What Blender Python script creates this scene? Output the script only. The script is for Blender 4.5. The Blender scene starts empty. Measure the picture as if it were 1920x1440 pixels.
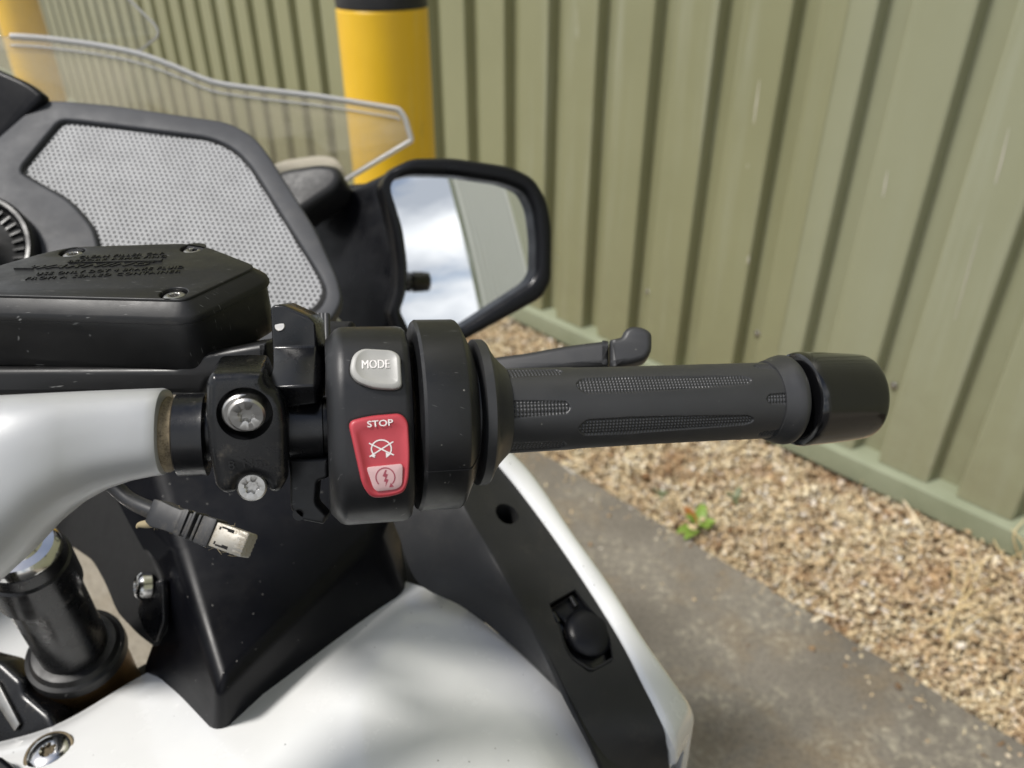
import bpy, bmesh, math, random
import numpy as np
from mathutils import Vector, Matrix, geometry

# ------------------------------------------------------------------ camera, sky, sun, exposure
scene = bpy.context.scene
COL = scene.collection
FPX = 1442.0                      # focal length in pixels of the 1920 px wide photograph
PITCH = math.radians(31.2)
CAM_H = 1.30
cam_d = bpy.data.cameras.new('camera')
cam = bpy.data.objects.new('camera', cam_d)
COL.objects.link(cam)
cam.location = (0, 0, CAM_H)
cam.rotation_euler = (math.pi / 2 - PITCH, 0, 0)
cam_d.sensor_width = 36.0
cam_d.lens = 36.0 * FPX / 1920.0
cam_d.clip_start = 0.01
cam_d.clip_end = 2000.0
cam_d.dof.use_dof = True
cam_d.dof.focus_distance = 0.30
cam_d.dof.aperture_fstop = 10.5
scene.camera = cam

SUN_AZ = math.radians(70)         # measured from straight behind the camera towards the left
SUN_EL = math.radians(61)
sun_dir = Vector((-math.sin(SUN_AZ) * math.cos(SUN_EL), -math.cos(SUN_AZ) * math.cos(SUN_EL), math.sin(SUN_EL)))
sun_d = bpy.data.lights.new('sun', 'SUN')
sun_d.energy = 3.5
sun_d.angle = math.radians(10)
sun_d.color = (1.0, 0.965, 0.915)
sun = bpy.data.objects.new('sun', sun_d)
COL.objects.link(sun)
sun.location = (-6, -3, 8)
sun.rotation_euler = sun_dir.to_track_quat('Z', 'Y').to_euler()

world = bpy.data.worlds.new('World')
scene.world = world
world.use_nodes = True
wn, wl = world.node_tree.nodes, world.node_tree.links
wn.clear()
w_out = wn.new('ShaderNodeOutputWorld')
sky = wn.new('ShaderNodeTexSky')
sky.sky_type = 'NISHITA'
sky.sun_disc = False
sky.sun_elevation = SUN_EL
sky.sun_rotation = math.atan2(sun_dir.x, sun_dir.y)
bg_sky = wn.new('ShaderNodeBackground'); bg_sky.inputs['Strength'].default_value = 0.11
wl.new(sky.outputs[0], bg_sky.inputs['Color'])
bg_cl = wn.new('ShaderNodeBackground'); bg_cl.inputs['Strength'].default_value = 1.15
tc = wn.new('ShaderNodeTexCoord')
mp = wn.new('ShaderNodeMapping'); mp.inputs['Scale'].default_value = (1.6, 1.6, 3.4)
wl.new(tc.outputs['Generated'], mp.inputs['Vector'])
n1 = wn.new('ShaderNodeTexNoise'); n1.inputs['Scale'].default_value = 2.3; n1.inputs['Detail'].default_value = 9; n1.inputs['Roughness'].default_value = 0.56
n1.inputs['Distortion'].default_value = 0.35
wl.new(mp.outputs[0], n1.inputs['Vector'])
r1 = wn.new('ShaderNodeValToRGB')
r1.color_ramp.elements[0].position = 0.30; r1.color_ramp.elements[0].color = (0, 0, 0, 1)
r1.color_ramp.elements[1].position = 0.50; r1.color_ramp.elements[1].color = (1, 1, 1, 1)
wl.new(n1.outputs['Fac'], r1.inputs[0])
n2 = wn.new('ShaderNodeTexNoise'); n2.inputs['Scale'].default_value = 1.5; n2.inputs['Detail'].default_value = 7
mp2 = wn.new('ShaderNodeMapping'); mp2.inputs['Location'].default_value = (18.17, 8.41, 2.93); mp2.inputs['Scale'].default_value = (1.3, 1.3, 3.6)  # offset picked to put a bright cloud behind, out of view, for the grip highlight
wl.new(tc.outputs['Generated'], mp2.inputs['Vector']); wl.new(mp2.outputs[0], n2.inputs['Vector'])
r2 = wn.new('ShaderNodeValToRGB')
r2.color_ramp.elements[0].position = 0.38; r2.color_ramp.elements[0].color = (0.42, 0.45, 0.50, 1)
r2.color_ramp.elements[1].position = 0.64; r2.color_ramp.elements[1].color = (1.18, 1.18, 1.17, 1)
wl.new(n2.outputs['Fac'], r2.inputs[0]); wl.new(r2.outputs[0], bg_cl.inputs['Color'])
mx = wn.new('ShaderNodeMixShader')
# broken cloud: banks overlap towards the horizon, more open blue overhead
sz = wn.new('ShaderNodeSeparateXYZ'); wl.new(tc.outputs['Generated'], sz.inputs[0])
mr = wn.new('ShaderNodeMapRange'); mr.interpolation_type = 'SMOOTHSTEP'
mr.inputs['From Min'].default_value = 0.60; mr.inputs['From Max'].default_value = 0.93; mr.inputs['To Min'].default_value = 1.0; mr.inputs['To Max'].default_value = 0.12
wl.new(sz.outputs['Z'], mr.inputs['Value'])
cm = wn.new('ShaderNodeMath'); cm.operation = 'MULTIPLY'; wl.new(r1.outputs[0], cm.inputs[0]); wl.new(mr.outputs[0], cm.inputs[1])
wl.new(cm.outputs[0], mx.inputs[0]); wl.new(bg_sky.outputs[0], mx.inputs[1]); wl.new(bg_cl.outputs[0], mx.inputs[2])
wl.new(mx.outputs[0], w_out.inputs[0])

scene.view_settings.view_transform = 'Standard'
scene.view_settings.look = 'None'
scene.view_settings.gamma = 1.0
scene.view_settings.exposure = 0.12
scene.view_settings.use_curve_mapping = False
scene.render.engine = 'CYCLES'
scene.cycles.use_denoising = True
scene.cycles.caustics_reflective = False
scene.cycles.caustics_refractive = False
scene.cycles.max_bounces = 8
scene.cycles.transparent_max_bounces = 12

# ------------------------------------------------------------------ frames
CAM = Vector((0, 0, CAM_H))
cp, sp = math.cos(PITCH), math.sin(PITCH)
TH = math.radians(43.2)           # motorcycle, slab edge and wall all run this far left of the camera heading
BU = Vector((-math.sin(TH), math.cos(TH), 0))     # forward along the wall
BR = Vector((math.cos(TH), math.sin(TH), 0))      # towards the wall
UP = Vector((0, 0, 1))
WALL_R = 1.80
SLAB_R = 1.285

def ray(px, py):
    x = (px - 960) / FPX; u = -(py - 720) / FPX
    return Vector((x, cp + u * sp, -sp + u * cp))
def V(px, py, z): return CAM + ray(px, py) * z
def VH(px, py, h):
    d = ray(px, py); return CAM + d * ((h - CAM_H) / d.z)
def hit(px, py, P0, N):
    d = ray(px, py); return CAM + d * ((P0 - CAM).dot(N) / d.dot(N))
def proj(P):
    q = P - CAM; z = q.y * cp - q.z * sp
    return (960 + FPX * q.x / z, 720 - FPX * (q.y * sp + q.z * cp) / z)
def camvec(x, u, t):              # right, up, towards the camera -> world direction
    return (Vector((1, 0, 0)) * x + Vector((0, sp, cp)) * u - Vector((0, cp, -sp)) * t).normalized()
def GR(r, u, z=0.0): return BR * r + BU * u + UP * z

# ------------------------------------------------------------------ materials
def new_mat(name):
    m = bpy.data.materials.new(name); m.use_nodes = True
    nt = m.node_tree; b = nt.nodes['Principled BSDF']
    return m, nt, b
def coords(nt, kind='Object', scale=(1, 1, 1), rot=(0, 0, 0)):
    t = nt.nodes.new('ShaderNodeTexCoord'); mpn = nt.nodes.new('ShaderNodeMapping')
    mpn.inputs['Scale'].default_value = scale; mpn.inputs['Rotation'].default_value = rot
    nt.links.new(t.outputs[kind], mpn.inputs['Vector']); return mpn.outputs[0]
def noise(nt, vec, scale, detail=4, rough=0.55, dist=0.0):
    n = nt.nodes.new('ShaderNodeTexNoise')
    n.inputs['Scale'].default_value = scale; n.inputs['Detail'].default_value = detail
    n.inputs['Roughness'].default_value = rough; n.inputs['Distortion'].default_value = dist
    nt.links.new(vec, n.inputs['Vector']); return n.outputs['Fac']
def ramp(nt, fac, stops, interp='LINEAR'):
    r = nt.nodes.new('ShaderNodeValToRGB'); r.color_ramp.interpolation = interp
    e = r.color_ramp.elements
    while len(e) < len(stops): e.new(0.5)
    for k, (p, c) in enumerate(stops):
        e[k].position = p
        e[k].color = (c, c, c, 1) if not hasattr(c, '__len__') else (c[0], c[1], c[2], 1)
    nt.links.new(fac, r.inputs[0]); return r.outputs[0]
def mixc(nt, fac, a, b, mode='MIX'):
    m = nt.nodes.new('ShaderNodeMix'); m.data_type = 'RGBA'; m.blend_type = mode
    if isinstance(fac, float): m.inputs[0].default_value = fac
    else: nt.links.new(fac, m.inputs[0])
    for v, s in ((a, m.inputs[6]), (b, m.inputs[7])):
        if hasattr(v, 'is_linked'): nt.links.new(v, s)
        else: s.default_value = (v[0], v[1], v[2], 1)
    return m.outputs[2]
def math_n(nt, op, a, b):
    m = nt.nodes.new('ShaderNodeMath'); m.operation = op
    for v, s in ((a, m.inputs[0]), (b, m.inputs[1])):
        if hasattr(v, 'is_linked'): nt.links.new(v, s)
        else: s.default_value = v
    return m.outputs[0]
def bump(nt, b, h, strength, dist, prev=None):
    n = nt.nodes.new('ShaderNodeBump'); n.inputs['Strength'].default_value = strength; n.inputs['Distance'].default_value = dist
    nt.links.new(h, n.inputs['Height'])
    if prev is not None: nt.links.new(prev, n.inputs['Normal'])
    nt.links.new(n.outputs[0], b.inputs['Normal']); return n.outputs[0]

def pbr(name, base, rough=0.5, metal=0.0, coat=0.0, grain=None, var=0.12, dust=None, rvar=0.12, spec=0.5, scratch=0.0):
    """grain=(scale,distance) fine relief; dust=(colour, scale, lo, hi, amount)"""
    m, nt, b = new_mat(name)
    vec = coords(nt)
    b.inputs['Metallic'].default_value = metal
    b.inputs['Coat Weight'].default_value = coat
    b.inputs['Coat Roughness'].default_value = 0.06
    b.inputs['Specular IOR Level'].default_value = spec
    nf = noise(nt, vec, 38, 6, 0.6)
    lo = tuple(c * (1 - var) for c in base); hi = tuple(min(1, c * (1 + var)) for c in base)
    col = ramp(nt, nf, [(0.3, lo), (0.7, hi)])
    rg = ramp(nt, noise(nt, vec, 55, 5, 0.65), [(0.3, max(0.02, rough - rvar)), (0.72, min(1, rough + rvar))])
    if dust:
        dc, dsc, dlo, dhi, amt = dust
        f = ramp(nt, noise(nt, vec, dsc, 8, 0.68, 0.4), [(dlo, 0.0), (dhi, amt)])
        f2 = ramp(nt, noise(nt, vec, dsc * 9, 3, 0.6), [(0.42, 0.25), (0.62, 1.0)])
        f = math_n(nt, 'MULTIPLY', f, f2)
        col = mixc(nt, f, col, dc)
        rg = mixc(nt, f, rg, (0.9, 0.9, 0.9))
    if scratch:
        s = ramp(nt, noise(nt, coords(nt, scale=(1, 14, 1), rot=(0.4, 0.7, 0.5)), 160, 2, 0.5), [(0.70, 0.0), (0.76, scratch)])
        col = mixc(nt, s, col, (0.35, 0.35, 0.34))
    nt.links.new(col, b.inputs['Base Color']); nt.links.new(rg, b.inputs['Roughness'])
    if grain: bump(nt, b, noise(nt, vec, grain[0], 3, 0.6), 0.6, grain[1] * 0.16)
    return m

DUST = (0.30, 0.26, 0.20)
M = {}
M['plastic'] = pbr('black_plastic', (0.0040, 0.0043, 0.0058), 0.36, grain=(2600, 0.00012), dust=(DUST, 60, 0.62, 0.85, 0.02), spec=0.26)
M['plastic_dusty'] = pbr('dusty_black_plastic', (0.0105, 0.0105, 0.0108), 0.40, grain=(2000, 0.00016), dust=(DUST, 90, 0.56, 0.78, 0.07), scratch=0.5, spec=0.36)
M['housing'] = pbr('switch_plastic', (0.0105, 0.0108, 0.0118), 0.40, grain=(2400, 0.00034), dust=(DUST, 90, 0.60, 0.82, 0.06), scratch=0.3, spec=0.46)
M['cast'] = pbr('black_cast_metal', (0.0045, 0.0047, 0.0056), 0.28, grain=(1900, 0.00026), dust=(DUST, 120, 0.58, 0.74, 0.26), spec=0.5)
M['gloss_black'] = pbr('gloss_black', (0.003, 0.003, 0.0035), 0.20, coat=0.4, rvar=0.03, spec=0.5)
M['rubber'] = pbr('grip_rubber', (0.027, 0.0273, 0.0285), 0.44, grain=(2200, 0.00010), dust=(DUST, 70, 0.56, 0.85, 0.08), rvar=0.10, spec=0.5)
M['panel'] = pbr('satin_black_panel', (0.0028, 0.003, 0.0045), 0.34, grain=(3200, 0.00006), dust=(DUST, 26, 0.56, 0.9, 0.04), rvar=0.06, spec=0.17)
M['side_panel'] = pbr('grained_black_panel', (0.020, 0.0202, 0.0212), 0.44, grain=(2800, 0.00020), dust=(DUST, 40, 0.52, 0.84, 0.09), spec=0.34)
M['dash_grey'] = pbr('grey_dash_plastic', (0.048, 0.050, 0.056), 0.50, grain=(2300, 0.00020), dust=(DUST, 14, 0.50, 0.85, 0.10), spec=0.25, rvar=0.06)
M['mesh_metal'] = pbr('perforated_metal', (0.36, 0.362, 0.368), 0.62, metal=0.0, rvar=0.06, spec=0.3)
M['dark'] = pbr('dark_recess', (0.006, 0.006, 0.006), 0.8)
M['white_paint'] = pbr('white_gloss_paint', (0.745, 0.75, 0.745), 0.25, coat=1.0, var=0.02, dust=((0.42, 0.39, 0.33), 22, 0.62, 0.85, 0.12), rvar=0.05)
def add_specks(m, scale, col, amt):
    nt = m.node_tree; b = nt.nodes['Principled BSDF']; src = b.inputs['Base Color'].links[0].from_socket
    vo = nt.nodes.new('ShaderNodeTexVoronoi'); vo.inputs['Scale'].default_value = scale; v = coords(nt); nt.links.new(v, vo.inputs['Vector'])
    f = math_n(nt, 'MULTIPLY', ramp(nt, vo.outputs['Distance'], [(0.05, amt), (0.09, 0.0)]), ramp(nt, noise(nt, v, scale * 0.7, 2), [(0.52, 0.0), (0.58, 1.0)]))
    nt.links.new(mixc(nt, f, src, col), b.inputs['Base Color'])
add_specks(M['white_paint'], 150, (0.10, 0.09, 0.08), 0.8)
add_specks(M['panel'], 170, (0.35, 0.34, 0.32), 0.5)
add_specks(M['rubber'], 190, (0.32, 0.31, 0.28), 0.6)
add_specks(M['housing'], 220, (0.32, 0.31, 0.28), 0.6)
M['silver'] = pbr('silver_paint', (0.50, 0.505, 0.51), 0.44, metal=0.35, coat=0.1, var=0.03, grain=(4200, 0.00035), rvar=0.08)
M['steel'] = pbr('bolt_steel', (0.50, 0.49, 0.47), 0.34, metal=1.0, dust=((0.22, 0.18, 0.13), 160, 0.48, 0.72, 0.45), rvar=0.1)
M['chrome'] = pbr('polished_steel', (0.66, 0.65, 0.63), 0.14, metal=1.0, rvar=0.06)
M['gold'] = pbr('anodised_tube', (0.20, 0.12, 0.05), 0.35, metal=0.8)
M['button_grey'] = pbr('grey_button', (0.36, 0.355, 0.335), 0.42, var=0.05, grain=(3000, 0.00004), rvar=0.06)
M['red'] = pbr('red_button', (0.44, 0.048, 0.062), 0.40, var=0.08, grain=(3000, 0.00003), rvar=0.06)
M['pink'] = pbr('pale_pink_print', (0.66, 0.43, 0.43), 0.45, var=0.06)
M['white_print'] = pbr('white_print', (0.80, 0.76, 0.74), 0.5, var=0.03)
M['red_print'] = pbr('red_print', (0.36, 0.07, 0.10), 0.5, var=0.03)
M['rust'] = pbr('dirty_sleeve', (0.20, 0.16, 0.10), 0.75, metal=0.2, var=0.5, dust=((0.05, 0.035, 0.02), 180, 0.45, 0.6, 0.8))
M['plug'] = pbr('plug_metal', (0.36, 0.345, 0.31), 0.42, metal=0.5, dust=((0.30, 0.25, 0.17), 150, 0.44, 0.62, 0.8))
M['cable'] = pbr('cable_jacket', (0.022, 0.023, 0.026), 0.5, dust=(DUST, 110, 0.50, 0.70, 0.3))
M['fluff'] = pbr('dry_fluff', (0.34, 0.28, 0.17), 0.9)
M['cream'] = pbr('cream_paint', (0.62, 0.58, 0.50), 0.4, coat=0.3, var=0.03)
M['tyre'] = pbr('tyre_rubber', (0.02, 0.02, 0.02), 0.75)
M['pale_wall'] = pbr('pale_cladding', (0.62, 0.63, 0.55), 0.6, var=0.08)
M['dark_ground'] = pbr('dark_ground', (0.060, 0.060, 0.062), 0.85, var=0.3)
M['dial'] = pbr('dial_face', (0.02, 0.02, 0.021), 0.6, var=0.03, spec=0.2)

# yellow bollard paint
def make_yellow():
    m, nt, b = new_mat('yellow_bollard_sleeve')
    v = coords(nt)
    c = ramp(nt, noise(nt, v, 5, 6, 0.6), [(0.3, (0.78, 0.46, 0.016)), (0.7, (0.86, 0.53, 0.026))])
    f = ramp(nt, noise(nt, v, 17, 7, 0.7), [(0.66, 0.0), (0.76, 0.5)])
    c = mixc(nt, f, c, (0.50, 0.40, 0.06))
    s = ramp(nt, noise(nt, coords(nt, scale=(1, 1, 0.06)), 40, 4, 0.6), [(0.55, 0.0), (0.75, 0.28)])
    c = mixc(nt, s, c, (0.75, 0.56, 0.20))
    c = mixc(nt, ramp(nt, noise(nt, coords(nt, scale=(1, 1, 0.3)), 23, 8, 0.75), [(0.60, 0.0), (0.70, 0.55)]), c, (0.42, 0.27, 0.05))
    nt.links.new(c, b.inputs['Base Color']); b.inputs['Roughness'].default_value = 0.36
    bump(nt, b, noise(nt, v, 60, 4), 0.25, 0.002)
    return m
M['yellow'] = make_yellow()

def make_clad(name='olive_cladding_paint', fade=0.0):
    m, nt, b = new_mat(name)
    v = coords(nt)
    c = ramp(nt, noise(nt, v, 1.4, 5, 0.6), [(0.3, (0.240, 0.240, 0.132)), (0.7, (0.280, 0.279, 0.160))])
    streak = noise(nt, coords(nt, scale=(1, 1, 0.05)), 26, 6, 0.62)
    big = ramp(nt, noise(nt, coords(nt, scale=(1, 1, 0.12)), 2.1, 3, 0.5), [(0.45, 0.0), (0.62, 1.0)])
    f = math_n(nt, 'MULTIPLY', ramp(nt, streak, [(0.52, 0.0), (0.80, 0.30)]), big)
    c = mixc(nt, f, c, (0.50, 0.52, 0.44))
    fine = ramp(nt, noise(nt, coords(nt, scale=(1, 1, 0.035)), 75, 3, 0.5), [(0.73, 0.0), (0.76, 0.6)])
    fine = math_n(nt, 'MULTIPLY', fine, ramp(nt, noise(nt, v, 6, 2), [(0.5, 0.0), (0.6, 1.0)]))
    c = mixc(nt, fine, c, (0.66, 0.66, 0.58))
    if fade: c = mixc(nt, ramp(nt, noise(nt, coords(nt, scale=(1, 1, 0.08)), 9, 5, 0.6), [(0.3, fade * 0.5), (0.7, fade)]), c, (0.37, 0.39, 0.30))
    g = nt.nodes.new('ShaderNodeSeparateXYZ'); nt.links.new(coords(nt), g.inputs[0])
    low = nt.nodes.new('ShaderNodeMapRange'); low.inputs['From Min'].default_value = 0.02; low.inputs['From Max'].default_value = 0.55
    low.inputs['To Min'].default_value = 0.75; low.inputs['To Max'].default_value = 0.0
    nt.links.new(g.outputs['Z'], low.inputs['Value'])
    dirt = math_n(nt, 'MULTIPLY', low.outputs[0], ramp(nt, noise(nt, v, 11, 7, 0.7), [(0.35, 0.1), (0.7, 0.75)]))
    c = mixc(nt, dirt, c, (0.185, 0.17, 0.10))
    nt.links.new(c, b.inputs['Base Color'])
    nt.links.new(ramp(nt, streak, [(0.3, 0.36), (0.7, 0.52)]), b.inputs['Roughness'])
    bump(nt, b, noise(nt, v, 7, 3), 0.25, 0.004)
    return m
M['clad'] = make_clad()
M['clad_faded'] = make_clad('chalky_cladding_paint', 0.36)

def make_flash():
    m, nt, b = new_mat('flashing_paint')
    v = coords(nt)
    c = ramp(nt, noise(nt, v, 6, 6, 0.65), [(0.3, (0.200, 0.220, 0.140)), (0.7, (0.265, 0.285, 0.195))])
    nt.links.new(c, b.inputs['Base Color']); b.inputs['Roughness'].default_value = 0.5
    return m
M['flash'] = make_flash()

def make_concrete(name, a, bcol, stain, lichen_amt):
    m, nt, b = new_mat(name)
    v = coords(nt)
    c = ramp(nt, noise(nt, v, 3.2, 8, 0.62), [(0.28, a), (0.72, bcol)])
    c = mixc(nt, ramp(nt, noise(nt, v, 5.5, 6, 0.6, 0.5), [(0.50, 0.0), (0.72, 0.75)]), c, stain)
    spk = ramp(nt, noise(nt, v, 140, 3, 0.6), [(0.36, 0.35), (0.52, 0.0)])
    c = mixc(nt, spk, c, (0.05, 0.043, 0.035))
    area = ramp(nt, noise(nt, v, 6.5, 4, 0.6), [(0.46, 0.0), (0.60, 1.0)])
    li = ramp(nt, noise(nt, v, 52, 8, 0.74, 0.5), [(0.50, 0.0), (0.63, lichen_amt)])
    c = mixc(nt, math_n(nt, 'MULTIPLY', area, li), c, (0.44, 0.40, 0.31))
    dots = nt.nodes.new('ShaderNodeTexVoronoi'); dots.inputs['Scale'].default_value = 15
    nt.links.new(v, dots.inputs['Vector'])
    dd = ramp(nt, dots.outputs['Distance'], [(0.05, 0.6 * lichen_amt), (0.11, 0.0)])
    dd = math_n(nt, 'MULTIPLY', dd, ramp(nt, noise(nt, v, 8, 2), [(0.55, 0.0), (0.6, 1.0)]))
    c = mixc(nt, dd, c, (0.52, 0.48, 0.38))
    nt.links.new(c, b.inputs['Base Color']); b.inputs['Roughness'].default_value = 0.9
    b.inputs['Specular IOR Level'].default_value = 0.25
    bump(nt, b, noise(nt, v, 110, 8, 0.8), 0.8, 0.006)
    return m
M['slab'] = make_concrete('weathered_slab', (0.175, 0.155, 0.126), (0.320, 0.290, 0.242), (0.30, 0.225, 0.135), 1.0)
M['yard'] = make_concrete('yard_concrete', (0.30, 0.265, 0.21), (0.40, 0.36, 0.30), (0.28, 0.23, 0.16), 0.1)
M['earth'] = make_concrete('bare_earth', (0.05, 0.038, 0.025), (0.10, 0.075, 0.05), (0.08, 0.055, 0.03), 0.0)

def make_gravel():
    m, nt, b = new_mat('gravel_and_bark')
    g = nt.nodes.new('ShaderNodeNewGeometry'); v = coords(nt)
    c = ramp(nt, g.outputs['Random Per Island'], [(0.0, (0.10, 0.07, 0.045)), (0.09, (0.27, 0.18, 0.10)), (0.20, (0.48, 0.36, 0.21)),
             (0.45, (0.70, 0.57, 0.36)), (0.70, (0.79, 0.68, 0.46)), (0.90, (0.83, 0.74, 0.56)), (1.0, (0.84, 0.81, 0.75))])
    big = ramp(nt, noise(nt, v, 7.5, 5, 0.65), [(0.46, 0.0), (0.64, 0.9)])
    c = mixc(nt, big, c, mixc(nt, 0.6, c, (0.55, 0.32, 0.18), 'MULTIPLY'))
    c = mixc(nt, 0.35, c, ramp(nt, noise(nt, v, 210, 3), [(0.3, (0.5, 0.48, 0.44)), (0.7, (1, 1, 1))]), 'MULTIPLY')
    nt.links.new(c, b.inputs['Base Color']); b.inputs['Roughness'].default_value = 0.8
    b.inputs['Specular IOR Level'].default_value = 0.3
    return m
M['gravel'] = make_gravel()

def leaf_mat(name, base, tip=None):
    m, nt, b = new_mat(name)
    c = ramp(nt, noise(nt, coords(nt), 90, 3), [(0.3, tuple(x * 0.75 for x in base)), (0.7, base)])
    nt.links.new(c, b.inputs['Base Color']); b.inputs['Roughness'].default_value = 0.5
    return m
M['leaf'] = leaf_mat('weed_leaf', (0.20, 0.31, 0.05))
M['leaf_red'] = leaf_mat('weed_leaf_turning', (0.42, 0.16, 0.04))
M['leaf_grey'] = leaf_mat('weed_leaf_greyish', (0.16, 0.18, 0.09))
M['straw'] = leaf_mat('dry_straw', (0.72, 0.56, 0.30))

def make_screen(name, h0, h1):
    m, nt, b = new_mat(name)
    nt.nodes.remove(b)
    out = nt.nodes['Material Output']
    tr = nt.nodes.new('ShaderNodeBsdfTransparent'); tr.inputs[0].default_value = (0.97, 0.965, 0.95, 1)
    gl = nt.nodes.new('ShaderNodeBsdfGlossy'); gl.inputs['Roughness'].default_value = 0.03; gl.inputs[0].default_value = (0.95, 0.95, 0.95, 1)
    df = nt.nodes.new('ShaderNodeBsdfDiffuse'); df.inputs[0].default_value = (0.80, 0.71, 0.52, 1)
    fr = nt.nodes.new('ShaderNodeFresnel'); fr.inputs[0].default_value = 1.45
    v = coords(nt)
    hz = ramp(nt, noise(nt, v, 9, 7, 0.68, 0.6), [(0.35, h0), (0.75, h1)])
    m1 = nt.nodes.new('ShaderNodeMixShader'); nt.links.new(hz, m1.inputs[0]); nt.links.new(tr.outputs[0], m1.inputs[1]); nt.links.new(df.outputs[0], m1.inputs[2])
    m2 = nt.nodes.new('ShaderNodeMixShader'); nt.links.new(fr.outputs[0], m2.inputs[0]); nt.links.new(m1.outputs[0], m2.inputs[1]); nt.links.new(gl.outputs[0], m2.inputs[2])
    nt.links.new(m2.outputs[0], out.inputs[0])
    return m
M['screen'] = make_screen('clear_acrylic', 0.11, 0.34)
M['screen_clear'] = make_screen('clean_acrylic', 0.0, 0.05)
def make_edge():
    m, nt, b = new_mat('acrylic_edge')
    b.inputs['Base Color'].default_value = (0.92, 0.93, 0.96, 1); b.inputs['Roughness'].default_value = 0.12
    b.inputs['Transmission Weight'].default_value = 0.6; b.inputs['IOR'].default_value = 1.45
    return m
M['screen_edge'] = make_edge()
def make_glass():
    m, nt, b = new_mat('mirror_glass')
    b.inputs['Base Color'].default_value = (0.86, 0.88, 0.90, 1); b.inputs['Metallic'].default_value = 1.0
    nt.links.new(ramp(nt, noise(nt, coords(nt), 30, 5), [(0.4, 0.0), (0.8, 0.05)]), b.inputs['Roughness'])
    return m
M['mirror'] = make_glass()

# ------------------------------------------------------------------ mesh helpers (all geometry is given in world metres)
def world_off(parent):
    o = Vector((0, 0, 0))
    while parent is not None:
        o = o + parent.location; parent = parent.parent
    return o
def link(name, me, mat, parent=None, smooth=35, loc=None):
    o = bpy.data.objects.new(name, me)
    off = Vector(loc) if loc is not None else Vector((0, 0, 0))
    if parent is not None: off = world_off(parent)
    if off.length > 0: me.transform(Matrix.Translation(-off))
    COL.objects.link(o)
    if parent is not None: o.parent = parent
    else: o.location = off
    me.materials.clear(); me.materials.append(M[mat] if isinstance(mat, str) else mat)
    if smooth:
        me.shade_smooth(); me.set_sharp_from_angle(angle=math.radians(smooth))
    return o
def pydata(name, verts, faces, mat, parent=None, smooth=35, bevel=0.0, seg=3, merge=True, bev_angle=22, loc=None):
    bm = bmesh.new()
    vs = [bm.verts.new(v) for v in verts]
    for f in faces:
        try: bm.faces.new([vs[i] for i in f])
        except ValueError: pass
    if merge: bmesh.ops.remove_doubles(bm, verts=bm.verts, dist=1e-6)
    bmesh.ops.recalc_face_normals(bm, faces=bm.faces)
    if bevel > 0:
        ed = [e for e in bm.edges if len(e.link_faces) == 2 and e.calc_face_angle(0) > math.radians(bev_angle)]
        bmesh.ops.bevel(bm, geom=ed, offset=bevel, segments=seg, profile=0.5, affect='EDGES', clamp_overlap=True)
    me = bpy.data.meshes.new(name); bm.to_mesh(me); bm.free()
    return link(name, me, mat, parent, smooth, loc)
def empty(name, loc, label, cat, group=None):
    o = bpy.data.objects.new(name, None); COL.objects.link(o); o.location = loc
    o.empty_display_size = 0.1
    o['label'] = label; o['category'] = cat
    if group: o['group'] = group
    return o
def tag(o, label, cat, group=None):
    o['label'] = label; o['category'] = cat
    if group: o['group'] = group
    return o
def lathe(name, O, A, prof, mat, parent, seg=72, E=None, sharp=30, loc=None, squash=1.0, caps=True):
    A = A.normalized()
    e1 = E if E is not None else A.orthogonal().normalized()
    e1 = (e1 - A * e1.dot(A)).normalized(); e2 = A.cross(e1)
    vs, fs = [], []
    for t, r in prof:
        for k in range(seg):
            a = 2 * math.pi * k / seg
            vs.append(O + A * t + e1 * (r * math.cos(a)) + e2 * (r * squash * math.sin(a)))
    for i in range(len(prof) - 1):
        for k in range(seg):
            fs.append((i * seg + k, i * seg + (k + 1) % seg, (i + 1) * seg + (k + 1) % seg, (i + 1) * seg + k))
    if caps and prof[0][1] > 1e-5: fs.append(tuple(range(seg - 1, -1, -1)))
    if caps and prof[-1][1] > 1e-5: fs.append(tuple(range((len(prof) - 1) * seg, len(prof) * seg)))
    return pydata(name, vs, fs, mat, parent, sharp, loc=loc)
def rounded(pts, r=0.2, n=4):
    """round the corners of a polygon given in pixels; r may be one radius or one per point"""
    out = []; N = len(pts)
    for i in range(N):
        p = np.array(pts[i][:2], float); a = np.array(pts[i - 1][:2], float); b = np.array(pts[(i + 1) % N][:2], float)
        rr = pts[i][2] if len(pts[i]) > 2 else r
        la, lb = np.linalg.norm(a - p), np.linalg.norm(b - p)
        d = min(rr, la * 0.48, lb * 0.48)
        if d < 0.3: out.append(tuple(p)); continue
        pa = p + (a - p) / la * d; pb = p + (b - p) / lb * d
        for k in range(n + 1):
            s = k / n
            out.append(tuple((1 - s) ** 2 * pa + 2 * s * (1 - s) * p + s * s * pb))
    return out
def circle_px(cx, cy, r, n=28, ry=None):
    return [(cx + r * math.cos(2 * math.pi * k / n), cy + (ry or r) * math.sin(2 * math.pi * k / n)) for k in range(n)]
def plane_frame(P0, N):
    N = N.normalized(); x = Vector((1, 0, 0)); x = (x - N * x.dot(N)).normalized(); y = N.cross(x)
    return Matrix(((x.x, y.x, N.x, P0.x), (x.y, y.y, N.y, P0.y), (x.z, y.z, N.z, P0.z), (0, 0, 0, 1)))
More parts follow.
